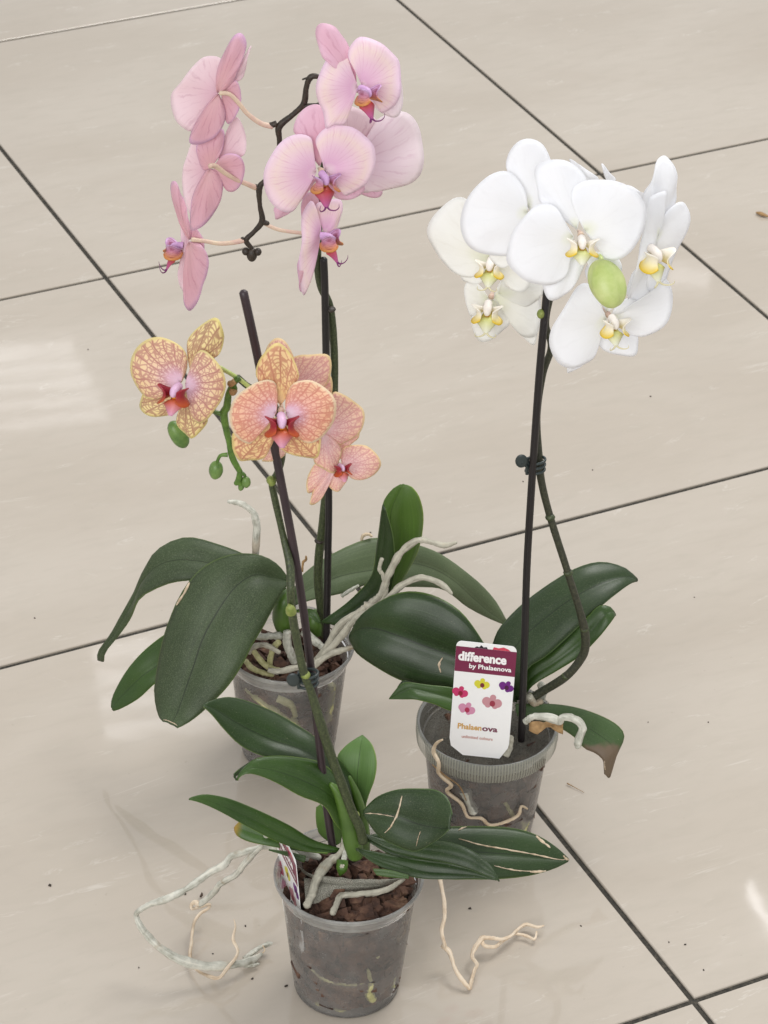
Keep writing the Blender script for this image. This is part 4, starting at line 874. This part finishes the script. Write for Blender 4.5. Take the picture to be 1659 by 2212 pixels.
leaf(og, R6, [((785, 822), (790, 835), (800, 848)), ((850, 828), (850, 842), (850, 856)), ((930, 850), (930, 858), (930, 862))], [Y - .03, Y - .034], MT['green'], .5, -.5)
leaf(og, R6, [((745, 588), (745, 600), (752, 612)), ((800, 533), (810, 600), (800, 680)), ((880, 503), (880, 612), (865, 722)), ((970, 498), (960, 640), (955, 752)), ((1045, 505), (1030, 655), (1030, 716)), ((1090, 540), (1070, 660), (1065, 690)), ((1104, 600), (1094, 658), (1090, 663))],
     [Y - .02, Y - .05, Y - .05], MT['deep'], .5, -.5, scars=[([(.12, .42), (.3, .40), (.5, .36), (.7, .33), (.85, .28)], .0012), ([(.5, .04), (.52, .18), (.52, .34)], .0007), ([(.62, .62), (.75, .60), (.9, .58)], .0006)], label='round dark leaf crossed by pale cracks')
leaf(og, Z2, [((1160, 532), (1165, 534), (1170, 538)), ((1250, 536), (1250, 548), (1250, 560)), ((1400, 570), (1400, 590), (1390, 610))], [Y - .01, Y - .01], MT['green'], .5, -.5)
b = MB(); b.tube([P(*R6((715, 770)), Y - .01), P(*R6((703, 710)), Y - .011), P(*R6((688, 630)), Y - .010), P(*R6((655, 530)), Y - .009), P(*R6((615, 480)), Y - .008)], [.0058, .0072, .0070, .0050, .0018], 14); b.tube([P(*R6((736, 750)), Y - .004), P(*R6((742, 660)), Y - .002), P(*R6((722, 540)), Y), P(*R6((690, 450)), Y + .002)], [.0066, .0052, .0036, .0012], 14)
b.build('leaf_base', MT['sheath'], og)
b = MB()
Z = lambda x, y: Z1((x, y))
stm = [R6((745, 715)), R6((732, 660)), R6((700, 590)), R6((655, 470)), R6((612, 355)), R6((575, 240)), Z(860, 1040), Z(800, 880), Z(745, 620), Z(708, 400), Z(695, 200), Z(690, 20), ID((610, 1150)), R3((935, 1180)), R3((925, 1110)), ID((600, 1020)), ID((609, 985)), ID((610, 930)), ID((590, 870)), ID((560, 845)), R3((780, 540)), R3((720, 488))]
ys = [Y - .018] * 6 + [Y - .016] * 5 + [Y - .006, Y + .004] + [Y + .008] * 4 + [Y + .004] * 5
b.tube([P(*p, q) for p, q in zip(stm, ys)], [.0034] * 6 + [.0029] * 6 + [.0024] * 5 + [.0022] * 5, 12, 180, lump=.05)
st = b.build('stem', MT['stem'], og)
for p in (R6((612, 357)), Z1((815, 905)), Z1((700, 390)), R3((920, 1095)), R6((712, 605))):
    b = MB(); c = P(*p, Y - .016 if p[1] > 1150 else Y + .006); b.ball(c, [Vector((.0035, 0, 0)), Vector((0, .0035, 0)), Vector((0, 0, .0030))], 12, 8); b.build('stem_node', MT['node'], st)
b = MB(); c0 = P(*Z1((700, 395)), Y - .019); b.tube([c0, P(*Z1((690, 360)), Y - .021), P(*Z1((680, 332)), Y - .02)], [.0038, .0030, .0008], 10); b.build('bract', MT['node'], st)
b = MB(); b.tube([P(*R3((925, 1110)), Y + .004), P(*R3((915, 1095)), Y + .003), P(*R3((903, 1078)), Y + .002)], [.0030, .0024, .0006], 8); b.build('bract', MT['node'], st)
b = MB(); r3 = lambda pts, r, y=Y - .004: b.tube(ridge_path(R3, pts, y, y), [q * .74 for q in r], 10, len(pts) * 8, lump=.1)
r3([(730, 492), (700, 520), (668, 590), (658, 660), (640, 705), (655, 800), (675, 880), (690, 960), (735, 1045)], [.0028, .003, .003, .0034, .0036, .003, .0030, .0030, .0026])
r3([(735, 1045), (728, 1090), (712, 1115)], [.0026, .0030, .0024]); r3([(735, 1050), (760, 1062), (768, 1085)], [.0024, .0016, .0016]); r3([(728, 1100), (745, 1130)], [.0026, .0026])
r3([(640, 705), (610, 700), (575, 690)], [.003, .0022, .0018]); r3([(662, 945), (620, 950), (600, 990)], [.0022, .0016, .0016]); r3([(700, 540), (712, 560)], [.0024, .0016])
b.build('flower_branch', MT['greenstem'], og)
def bud(cx, cy, wd, ht, tilt, mat, y=Y - .004, ridge=.05):
    b = MB(); c = P(*R3((cx, cy)), y); k = .36667 / 3050 / 2
    up = Vector((math.sin(tilt), 0, math.cos(tilt))) * ht * k; rt = Vector((math.cos(tilt), 0, -math.sin(tilt))) * wd * k
    b.ball(c, [rt, Vector((0, -wd * k, 0)), up * 1.08], 18, 12, ridge=ridge); b.build('bud', MT[mat], og)
bud(593, 1035, 78, 105, .1, 'budgreen'); bud(770, 1105, 52, 66, -.1, 'budgreen'); bud(742, 1132, 34, 50, .2, 'budgreen'); bud(372, 825, 100, 165, -.45, 'budgreen', Y + .004)
b = MB(); b.tube(ridge_path(R3, [(705, 510), (680, 530), (678, 520)], Y - .006, Y - .006), .002, 8); b.build('bract', MT['leafdry'], og)
b = MB(); b.tube(ridge_path(R3, [(700, 560), (690, 580)], Y - .006, Y - .006), .0026, 8); b.build('bract', MT['leafdry'], og)
# yellow stalk of the left flower
OL = lambda at, n, L=.019, **k: dict(dict(L=L, pal=ORNG, at=at, n=n, dy=.006, ten=False, mid=.62), **k)
flower(og, R3, (1010, 560), Y + .014, (.1, -1, .25), [
 ('sepal', 'orpale', (960, 500), [(870, 430), (872, 370), (900, 300), (950, 262), (1000, 275), (1040, 340), (1055, 400), (1020, 470)], 0),
 ('petal', 'orpale', (1030, 560), [(1020, 440), (1040, 378), (1090, 350), (1150, 345), (1240, 348), (1270, 380), (1270, 450), (1240, 535), (1150, 580), (1080, 590)], .002),
 ('sepal', 'orpale', (1050, 600), [(1200, 520), (1265, 480), (1282, 560), (1250, 640), (1120, 650)], -.002),
 ('sepal', 'orpale', (990, 800), [(940, 870), (880, 960), (868, 985), (930, 982), (1000, 950), (1010, 900)], 0)], label='pink netted flower hidden behind the largest orange one')
flower(og, R3, (1200, 800), Y + .004, (.25, -1, .2), [
 ('petal', 'orpale', (1220, 790), [(1270, 660), (1285, 575), (1350, 590), (1420, 640), (1467, 690), (1460, 760), (1420, 830), (1370, 870), (1310, 890), (1250, 860)], .001),
 ('sepal', 'orpale', (1215, 800), [(1200, 870), (1170, 980), (1220, 1020), (1280, 1048), (1302, 1040), (1320, 960), (1326, 900), (1290, 850)], .003),
 ('sepal', 'orpale', (1300, 850), [(1400, 830), (1442, 795), (1446, 840), (1425, 880), (1370, 910)], -.004)], label='pale pink netted flower right of the largest orange one')
flower(og, R3, (1320, 1015), Y + .008, (.3, -1, .2), [
 ('sepal', 'orpale', (1290, 1010), [(1220, 1000), (1180, 1010), (1150, 1070), (1130, 1130), (1140, 1178), (1170, 1180), (1210, 1140), (1250, 1070)], -.002),
 ('sepal', 'orpale', (1300, 1020), [(1262, 1030), (1225, 1060), (1180, 1140), (1150, 1225), (1156, 1247), (1185, 1243), (1230, 1190), (1262, 1110), (1285, 1060)], -.001),
 ('sepal', 'orpale', (1325, 1025), [(1275, 1060), (1258, 1120), (1280, 1155), (1320, 1163), (1350, 1130), (1372, 1080), (1365, 1040)], 0),
 ('petal', 'orpale', (1335, 1005), [(1330, 930), (1350, 895), (1400, 883), (1480, 890), (1540, 940), (1561, 1000), (1540, 1050), (1480, 1082), (1400, 1083), (1355, 1045)], .002),
 ('petal', 'orpale', (1310, 990), [(1290, 960), (1300, 900), (1340, 880), (1370, 900), (1350, 960)], -.002)],
 OL((1322, 1010), (.5, -1, .1), .013), label='small netted flower hanging lowest at right')
flower(og, R3, (405, 515), Y - .010, (-.3, -1, .2), [
 ('sepal', 'orleftsep', (425, 470), [(410, 380), (408, 300), (440, 240), (500, 190), (565, 155), (602, 170), (616, 240), (610, 310), (592, 372), (540, 400), (470, 440)], -.006),
 ('sepal', 'orleftsep', (390, 590), [(300, 600), (200, 590), (150, 598), (130, 630), (118, 680), (150, 710), (220, 735), (300, 730), (350, 700), (385, 650)], -.006),
 ('sepal', 'orleftsep', (415, 570), [(385, 640), (355, 720), (358, 790), (400, 840), (435, 862), (480, 830), (525, 765), (500, 700), (450, 620)], -.004),
 ('petal', 'orleft', (392, 515), [(420, 430), (416, 345), (370, 285), (300, 250), (230, 250), (150, 290), (105, 350), (97, 430), (110, 500), (140, 570), (190, 612), (240, 618), (300, 590), (350, 555)], .001),
 ('petal', 'orleft', (420, 520), [(445, 430), (475, 355), (510, 325), (560, 345), (620, 400), (650, 470), (655, 540), (630, 620), (590, 680), (550, 730), (500, 760), (465, 735), (450, 660), (430, 580)], .002)],
 OL((375, 545), (-.35, -1, .0), .022), pedpts=[(790, 545), (720, 492), (650, 450), (600, 430), (500, 470), (430, 510)], pedy=(Y, Y), pedmat='bud', label='left netted flower, cream and purple')
flower(og, R3, (978, 690), Y - .034, (.05, -1, .25), [
 ('sepal', 'orsep', (975, 670), [(930, 590), (850, 530), (828, 480), (850, 400), (900, 332), (950, 302), (1000, 332), (1050, 400), (1083, 490), (1060, 540), (1010, 610)], -.006),
 ('sepal', 'orsep', (955, 740), [(890, 770), (800, 840), (700, 830), (688, 900), (705, 960), (735, 1000), (790, 1000), (870, 985), (925, 900), (950, 820)], -.006),
 ('sepal', 'orsep', (985, 770), [(945, 830), (945, 880), (965, 915), (1005, 947), (1080, 975), (1150, 986), (1192, 975), (1209, 920), (1205, 845), (1130, 840), (1060, 810)], -.006),
 ('petal', 'orange', (948, 695), [(957, 610), (945, 530), (900, 502), (830, 515), (760, 560), (700, 620), (675, 690), (680, 760), (710, 830), (760, 872), (800, 877), (850, 820), (900, 760)], .001),
 ('petal', 'orange', (1005, 695), [(1005, 610), (1040, 530), (1090, 503), (1160, 505), (1240, 550), (1290, 600), (1302, 660), (1290, 740), (1250, 810), (1190, 857), (1130, 867), (1080, 840), (1040, 770)], .002)],
 OL((978, 720), (.1, -1, .0), .023), label='largest orange flower with red netting, facing the camera')

# roots of the front plant
roots(og, [
 (zpath(Z2, [(1490, 582), (1400, 550), (1310, 490), (1270, 455), (1200, 430), (1145, 440), (1110, 510), (1060, 560), (1000, 625), (950, 690), (850, 750), (810, 800), (760, 850), (705, 888)], [.10, .135, .10, .03]), [.0044, .0048, .0048, .0046, .0042, .0040, .0034, .0040, .0042, .0040, .0040, .0042, .0044, .0030], 'rootgrey'),
 (zpath(Z2, [(705, 888), (685, 868), (660, 885), (665, 912), (715, 900), (775, 885), (770, 908), (715, 945), (675, 1010), (660, 1130), (650, 1240), (685, 1300), (750, 1340), (835, 1360), (890, 1300), (960, 1200), (930, 1110), (945, 1030), (935, 980)], [.032, .03, .02, .006, .012, .03]), [.003, .0026, .0020] + [.0019] * 14 + [.0013, .0006], 'rootpink'),
 (zpath(Z2, [(1420, 590), (1330, 550), (1220, 515), (1130, 508), (1020, 540), (920, 572), (870, 630), (760, 690), (650, 770), (500, 850), (400, 880), (320, 925), (302, 960), (335, 1035), (370, 1080), (450, 1160), (560, 1230), (660, 1265), (800, 1285), (950, 1270), (1060, 1240), (1115, 1205)], [.10, .11, .085, .04, .012, .007, .006]), [.004, .0042, .0042, .0042, .0042, .0048, .0054, .0054, .0050, .0046, .0040, .0036, .0038, .0046, .0050, .0056, .0060, .0064, .0062, .0058, .0048, .0026], 'rootgrey'),
 (zpath(Z2, [(1000, 1235), (1060, 1195), (1110, 1160), (1160, 1140), (1185, 1135)], [.006, .010]), [.0028, .0040, .0036, .0034, .0014], 'rootgrey'),
 (zpath(Z2, [(1000, 1280), (1060, 1275), (1098, 1268)], [.004, .004]), [.0030, .0030, .0014], 'rootgrey'),
 (zpath(Z2, [(1115, 1205), (1135, 1180), (1122, 1150)], [.006, .010]), [.0010, .0010, .0008], 'rootcream'),
 (zpath(Z4, [(855, 600), (875, 700), (880, 800), (865, 880), (880, 950)], [.045, .028]) + zpath(R8, [(158, 590), (185, 615), (210, 690), (240, 740), (278, 785)], [.022, .003]), [.0026, .0026, .0024, .0024, .0024, .0028, .0030, .0026, .0026, .0024], 'rootpink'),
 (zpath(R8, [(278, 785), (300, 700), (312, 672), (290, 625), (335, 548)], [.003, .014]), [.0024, .0022, .0022, .0024, .0036], 'rootpink'),
 (zpath(R8, [(335, 548), (380, 550), (430, 555), (470, 540), (500, 510), (540, 487), (590, 500), (622, 492)], [.014, .006, .008]), [.0034, .0026, .0022, .0020, .0020, .0020, .0018, .0008], 'rootpink'),
 (zpath(R8, [(337, 560), (345, 585), (395, 590), (430, 565), (485, 532), (540, 540), (578, 555), (588, 520)], [.012, .004, .006]), [.0026, .0026, .0022, .0020, .0020, .0018, .0016, .0010], 'rootpink'),
 (zpath(Z4, [(335, 395), (335, 430), (300, 470), (225, 540), (185, 610), (165, 680), (135, 745)], [.118, .104]), [.0040, .0046, .0054, .0062, .0058, .0058, .0050], 'root'),
 (zpath(Z4, [(660, 600), (560, 660), (430, 682), (325, 690), (300, 730), (275, 785)], [.106, .102]), [.0030, .0042, .0040, .0044, .0046, .0040], 'root'),
 (zpath(Z4, [(345, 450), (335, 500), (325, 540)], [.115, .11]), [.0034, .0042, .0040], 'rootgrey'),
 (zpath(Z4, [(200, 480), (120, 440), (50, 410), (20, 370)], [.108, .125]), [.0040, .0044, .0046, .0044], 'rootgrey'),
], 'root', k=.56)
b = MB(); b.tube(zpath(Z4, [(328, 500), (325, 545), (316, 578)], [.112, .104]), [.0044, .0042, .0012], 10); b.build('root_tip', MT['greenstem'], og)
# scrap of root netting on the bark
for up_, lo_, zz, zl in (([(80, 520), (140, 565), (250, 585), (400, 600), (520, 600), (660, 595)], [(110, 560), (200, 620), (300, 640), (420, 645), (540, 640), (670, 605)], .108, .102),
                 ([(120, 590), (220, 610), (330, 620), (440, 630), (560, 635)], [(130, 740), (175, 735), (300, 680), (420, 665), (560, 650)], .104, .099)):
    A = cr([Z4(p) + (0,) for p in up_], 24); B_ = cr([Z4(p) + (0,) for p in lo_], 24)
    b = MB(); b.grid([[PZ(a[0], a[1], zz).lerp(PZ(c_[0], c_[1], zl), f) + Vector((0, -.002, .003)) * math.sin(PI * f) + Vector((0, 0, .0012 * noise.noise(Vector((i * .5, f * 4, 1))))) for f in [k / 6 for k in range(7)]] for i, (a, c_) in enumerate(zip(A, B_))])
    b.build('root_netting', MT['net'], og)

# pale roots and mottles seen through the pot walls
def wallroot(par, c, pts, rad, mat='rootin', k=1.0):
    q = []
    for a, z in pts: r = (.0372 + z * .092) * k; q.append(c + Vector((r * math.sin(math.radians(a)), -r * math.cos(math.radians(a)), z)))
    b = MB(); b.tube(q, rad, 8, len(q) * 8, lump=.35); b.build('root', MT[mat], par)
F_, W_, K_ = POTS['front'], POTS['white'], POTS['pink']
for pts, r in (([(22, .050), (26, .034), (24, .026), (30, .016), (33, .012)], [.001, .0030, .0034, .0038, .001]), ([(60, .016), (62, .024)], [.003, .0018]), ([(-38, .010), (-32, .009), (-26, .009)], [.001, .0024, .001]), ([(-12, .008), (-4, .008), (2, .010)], [.001, .0022, .001]), ([(-45, .044), (-20, .038), (10, .036), (30, .040)], [.0008, .0016, .0016, .0008]), ([(30, .060), (33, .062)], [.0022, .0018])):
    wallroot(og, F_, pts, r, 'rootin')
for pts, r in (([(-50, .082), (-30, .078), (-8, .068), (8, .060), (20, .046), (32, .040)], [.002, .0032, .0032, .0030, .003, .003]), ([(55, .086), (58, .070), (54, .060), (60, .046)], [.003, .0038, .0034, .002]), ([(36, .052), (48, .048), (62, .052)], [.0036, .003, .002]), ([(-10, .084), (5, .078), (10, .066)], [.003, .003, .002]), ([(-60, .03), (-40, .024), (-20, .022)], [.002, .003, .002]), ([(20, .03), (40, .024), (52, .012)], [.001, .003, .002])):
    wallroot(pk, K_, pts, r, 'rootin', .965)
for pts, r in (([(-22, .072), (-16, .060), (-12, .052)], [.0042, .0036, .0046]),):
    wallroot(wh, W_, pts, r, 'rootgrey')
for pts, r in (([(20, .062), (28, .050), (36, .038), (48, .030), (55, .022)], [.0016, .002, .0018, .0022, .003]), ([(-5, .03), (6, .026), (20, .03)], [.003, .0034, .002]), ([(50, .018), (60, .026)], [.004, .003])):
    wallroot(wh, W_, pts, r, 'rootin')

# ================================================================ stakes
def stake(pts, ys, r, mat, label):
    b = MB(); q = [P(*p, y) for p, y in zip(pts, ys)]; b.tube(q, r, 14, 60)
    o = b.build('support_stake', MT[mat]); base = q[0].copy()
    o.data.transform(Matrix.Translation(-base)); o.location = base
    return tag(o, label, 'plant stake', 'dark round plant stakes')
stake([ID((720, 1840)), ID((702, 1714)), ID((670, 1430)), ID((640, 1217)), ID((600, 1003)), ID((559, 783)), ID((526, 632))], [-.638, -.636, -.634, -.632, -.630, -.628, -.626], .0029, 'stakep', 'purplish black stake leaning left out of the nearest pot')
stake([ID((1126, 1600)), ID((1133, 1400)), ID((1140, 1189)), ID((1162, 849)), ID((1179, 655)), ID((1184, 600))], [-.472, -.468, -.464, -.458, -.452, -.45], .0028, 'stakeb', 'black stake upright in the white orchid pot')
stake([ID((705, 1400)), ID((708, 1217)), ID((710, 1078)), ID((706, 850)), ID((702, 636)), ID((699, 560))], [-.362, -.359, -.356, -.354, -.352, -.35], .0029, 'stakeb', 'black stake upright in the back left pot of the pink orchid')
def clip(cr_, c, y, tab, label, lean=0.15, r=.0068):
    p = P(*cr_(c), y); t = thing('stem_clip', p, label, 'plant clip', 'dark plastic stem clips')
    b = MB()
    for k in range(3):
        q = []
        for i in range(25):
            a = 2 * PI * i / 24; q.append(p + Vector((math.cos(a) * r, math.sin(a) * r * .8, (k - 1) * .0042 + math.cos(a) * r * lean)))
        b.tube(q, .0011, 8, 36, caps=False)
    b.tube([p + Vector((-r * .9, -r * .5, -.006)), p + Vector((-r * .9, -r * .5, .008))], .0012, 8, 6)
    b.build('ring', MT['clip'], t)
    b = MB(); tc = P(*cr_(tab), y - .006)
    b.ball(tc, [Vector((.0046, 0, 0)), Vector((0, .0012, 0)), Vector((0, 0, .0058))], 18, 8); b.tube([tc, p + Vector((-r * .8, -r * .5, 0))], .0016, 8, 6)
    b.build('tab', MT['clip'], t)
clip(Z1, (835, 935), -.643, (715, 945), 'dark plastic clip tying the orange orchid stem to its stake')
clip(R5B, (500, 85), -.456, (430, 65), 'dark plastic clip on the white orchid stem')

# ================================================================ labels
def label_frame(TL, TR, BL): return TL, TR - TL, BL - TL
def card(par, fr, pts, mat, name, lift, solid=0.0):
    o_, ex, ey = fr; n = ex.cross(ey).normalized()
    if n.dot(CAM - o_) < 0: n = -n
    b = MB(); b.poly([o_ + ex * x + ey * y + n * lift for x, y in pts]); return b.build(name, mat, par, smooth=False, solid=solid)
def text(par, fr, s, x, y, h, mat, lift, bold=.02, wfit=None, shear=0):
    cu = bpy.data.curves.new('lettering', 'FONT'); cu.body = s; cu.size = 1; cu.offset = bold; cu.resolution_u = 3; cu.shear = shear
    to = bpy.data.objects.new('lettering', cu); COL.objects.link(to)
    bpy.context.view_layer.update()
    dg = bpy.context.evaluated_depsgraph_get()
    me = bpy.data.meshes.new_from_object(to.evaluated_get(dg)); bpy.data.objects.remove(to)
    xs = [v.co.x for v in me.vertices]; w0 = max(xs) - min(xs); x0 = min(xs)
    o_, ex, ey = fr; n = ex.cross(ey).normalized(); flip = n.dot(CAM - o_) < 0
    if flip: n = -n
    asp = ex.length / ey.length
    for v in me.vertices:
        lx = x + ((v.co.x - x0) / w0 * wfit if wfit else (v.co.x - x0) * h / asp); ly = y - v.co.y * h
        v.co = o_ + ex * lx + ey * ly + n * lift
    me.materials.append(mat); o = bpy.data.objects.new('lettering', me); COL.objects.link(o)
    o.parent = par; o.matrix_parent_inverse = Matrix.Translation(-parent_loc(par)); return o
def rnd(x0, y0, x1, y1, rx, ry, cut=None):
    pts = []
    for cx, cy, a0 in ((x1 - rx, y0 + ry, -90), (x1 - rx, y1 - ry, 0), (x0 + rx, y1 - ry, 90), (x0 + rx, y0 + ry, 180)):
        for k in range(7): a = math.radians(a0 + 15 * k); pts.append((cx + rx * math.cos(a), cy + ry * math.sin(a)))
    return pts
def pflower(par, fr, cx, cy, r, cols, lift, rot=0):
    asp = fr[1].length / fr[2].length
    m1 = MT.setdefault('pf%s' % (cols[0],), M_plain('printed_petal_ink', cols[0], .3)); m2 = MT.setdefault('pf%s' % (cols[1],), M_plain('printed_throat_ink', cols[1], .3))
    pts = []
    for k in range(60):
        a = 2 * PI * k / 60; rr = r * max([.45] + [h * max(0, math.cos(min(PI / 2, abs((a - rot * .4 - math.radians(q) + PI) % (2 * PI) - PI) * wd))) ** .35 for q, wd, h in ((0, 1.5, 1.08), (180, 1.5, 1.08), (270, 2.4, .98), (50, 2.4, .9), (130, 2.4, .9))])
        pts.append((cx + rr * math.cos(a), cy + rr * math.sin(a) * asp))
    o = card(par, fr, pts, m1, 'printed_flower', lift)
    pts = [(cx + r * .3 * math.cos(a * PI / 8) + r * .05, cy + (r * .38 * math.sin(a * PI / 8) + r * .15) * asp) for a in range(16)]
    card(o, fr, pts, m2, 'printed_throat', lift + .00012)
def make_label(fr, label, clipy=1.0, shape=None):
    t = thing('plant_label', fr[0] + fr[2], label, 'plant label')
    body = shape or (rnd(0, 0, 1, 1, .09, .05)[:7] + [(1.0, .86), (.985, .90), (.86, 1.0), (.24, 1.0), (.03, .925), (0, .86)] + rnd(0, 0, 1, 1, .09, .05)[21:])
    card(t, fr, body, MT['card'], 'card', 0, solid=.0005)
    l = .0004
    bnd = card(t, fr, [(0.0, .045), (1.0, .045), (1.0, .262), (0.0, .262)], MT['maroon'], 'maroon_band', l)
    text(t, fr, 'difference', .045, .160, .105, MT['ink'], l * 1.6, .045, .80)
    text(t, fr, 'by Phalaenova', .235, .222, .055, MT['ink'], l * 1.6, .025, .70)
    text(t, fr, 'Phalaen', .12, .765, .068, MT['gold'], l, .03, .40)
    text(t, fr, 'ova', .525, .772, .068, MT['plum'], l, .03, .27) if False else text(t, fr, 'ova', .53, .765, .068, MT['plum'], l, .03, .26)
    text(t, fr, 'unlimited colours', .20, .845, .036, MT['inkpink'], l, .02, .52)
    for cx, cy, r, cols, rot in ((.47, .355, .12, ((214, 208, 60), (120, 40, 50)), .2), (.875, .355, .12, ((106, 30, 124), (70, 12, 60)), 1.0), (.12, .445, .125, ((196, 50, 104), (140, 20, 50)), .6),
                                 (.66, .505, .155, ((196, 142, 150), (150, 50, 70)), .3), (.25, .585, .135, ((206, 140, 170), (170, 40, 80)), .8)):
        pflower(t, fr, cx, cy, r, cols, l, rot)
    for cx, cy, r, cols in ((.74, .027, .10, ((206, 60, 84), (150, 30, 50))),): 
        card(t, fr, [(.6, .044), (.62, .022), (.70, .028), (.78, .016), (.86, .03), (.9, .044)], M_plain('red_print', (206, 66, 90), .3), 'printed_flower', l)
    card(t, fr, [(.30, .044), (.34, .030), (.38, .036), (.41, .016), (.45, .034), (.5, .028), (.52, .044)], M_plain('black_print', (36, 26, 40), .3), 'printed_flower', l)
    return t
TL = P(*R5((503, 530)), -.490); TR = P(*R5((860, 568)), -.488); BLp = P(*R5((455, 1195)), -.4985)
make_label((TL, TR - TL, BLp - TL), 'white and maroon plant label with flower pictures, upright in the white orchid pot')
TL = P(*Z2((1198, 322)), -.612); TR = P(*Z2((1336, 600)), -.660); BLp = P(*Z2((1262, 800)), -.614)
ex = TR - TL; ey = (P(*Z2((1376, 1020)), -.6645) - TR) * 1.55
make_label((TL, ex, ey), 'white and maroon plant label seen almost edge-on inside the nearest pot')

# ================================================================ debris
b = MB()
for (u, v), s in ((p_, q_ * .62) for p_, q_ in (((400, 1931), .0015), ((1015, 1962), .0018), ((800, 1150), .0012), ((1405, 856), .0012), ((1280, 1015), .001), ((890, 1395), .0014), ((905, 1402), .0012), ((1040, 1470), .001), ((1445, 2035), .001), ((1480, 2040), .0012), ((1530, 1560), .001), ((1520, 2095), .0011),
                  ((545, 2114), .0014), ((618, 2130), .0016), ((710, 1800), .001), ((75, 1335), .001), ((190, 755), .0012), ((530, 2000), .0012), ((108, 1912), .0018), ((1255, 2000), .001), ((470, 1380), .001), ((1130, 1040), .001), ((1290, 700), .0008), ((1500, 1290), .0008), ((1400, 1560), .0008), ((460, 2060), .001), ((300, 2090), .001))):
    p = PZ(u, v, s * .5); m = Euler((0, 0, random.uniform(0, 6))).to_matrix()
    b.box(p, [m @ Vector((s, 0, 0)), m @ Vector((0, s * .6, 0)), Vector((0, 0, s * .5))], .4)
tag(b.build('floor_crumbs', MT['darkstem'], smooth=False), 'scattered dark crumbs of bark and soil on the tiles', 'crumbs', kind='stuff')
b = MB(); b.tube([PZ(1634, 459, .002), PZ(1645, 462, .0028), PZ(1660, 468, .002)], [.0012, .0022, .0010], 8, 12, lump=.4)
tag(b.build('twig', MT['leafdry']), 'small brown twig on the tile at the right edge', 'twig')
b = MB(); b.tube([PZ(1225, 1692, .0016), PZ(1240, 1700, .0014), PZ(1262, 1712, .001)], [.0006, .0003, .0002], 6, 12)
tag(b.build('bark_sliver', MT['leafdry']), 'hair-thin dry sliver on the tile right of the net-collared pot', 'plant scrap')
b = MB(); b.tube([Z_ for Z_ in zpath(Z2, [(717, 835), (727, 822), (727, 808)], [.002, .002])], [.0006, .0010, .0004], 6, 10)
tag(b.build('bark_sliver', MT['soil']), 'tiny curved dark flake on the tile inside the root loops at left', 'plant scrap')
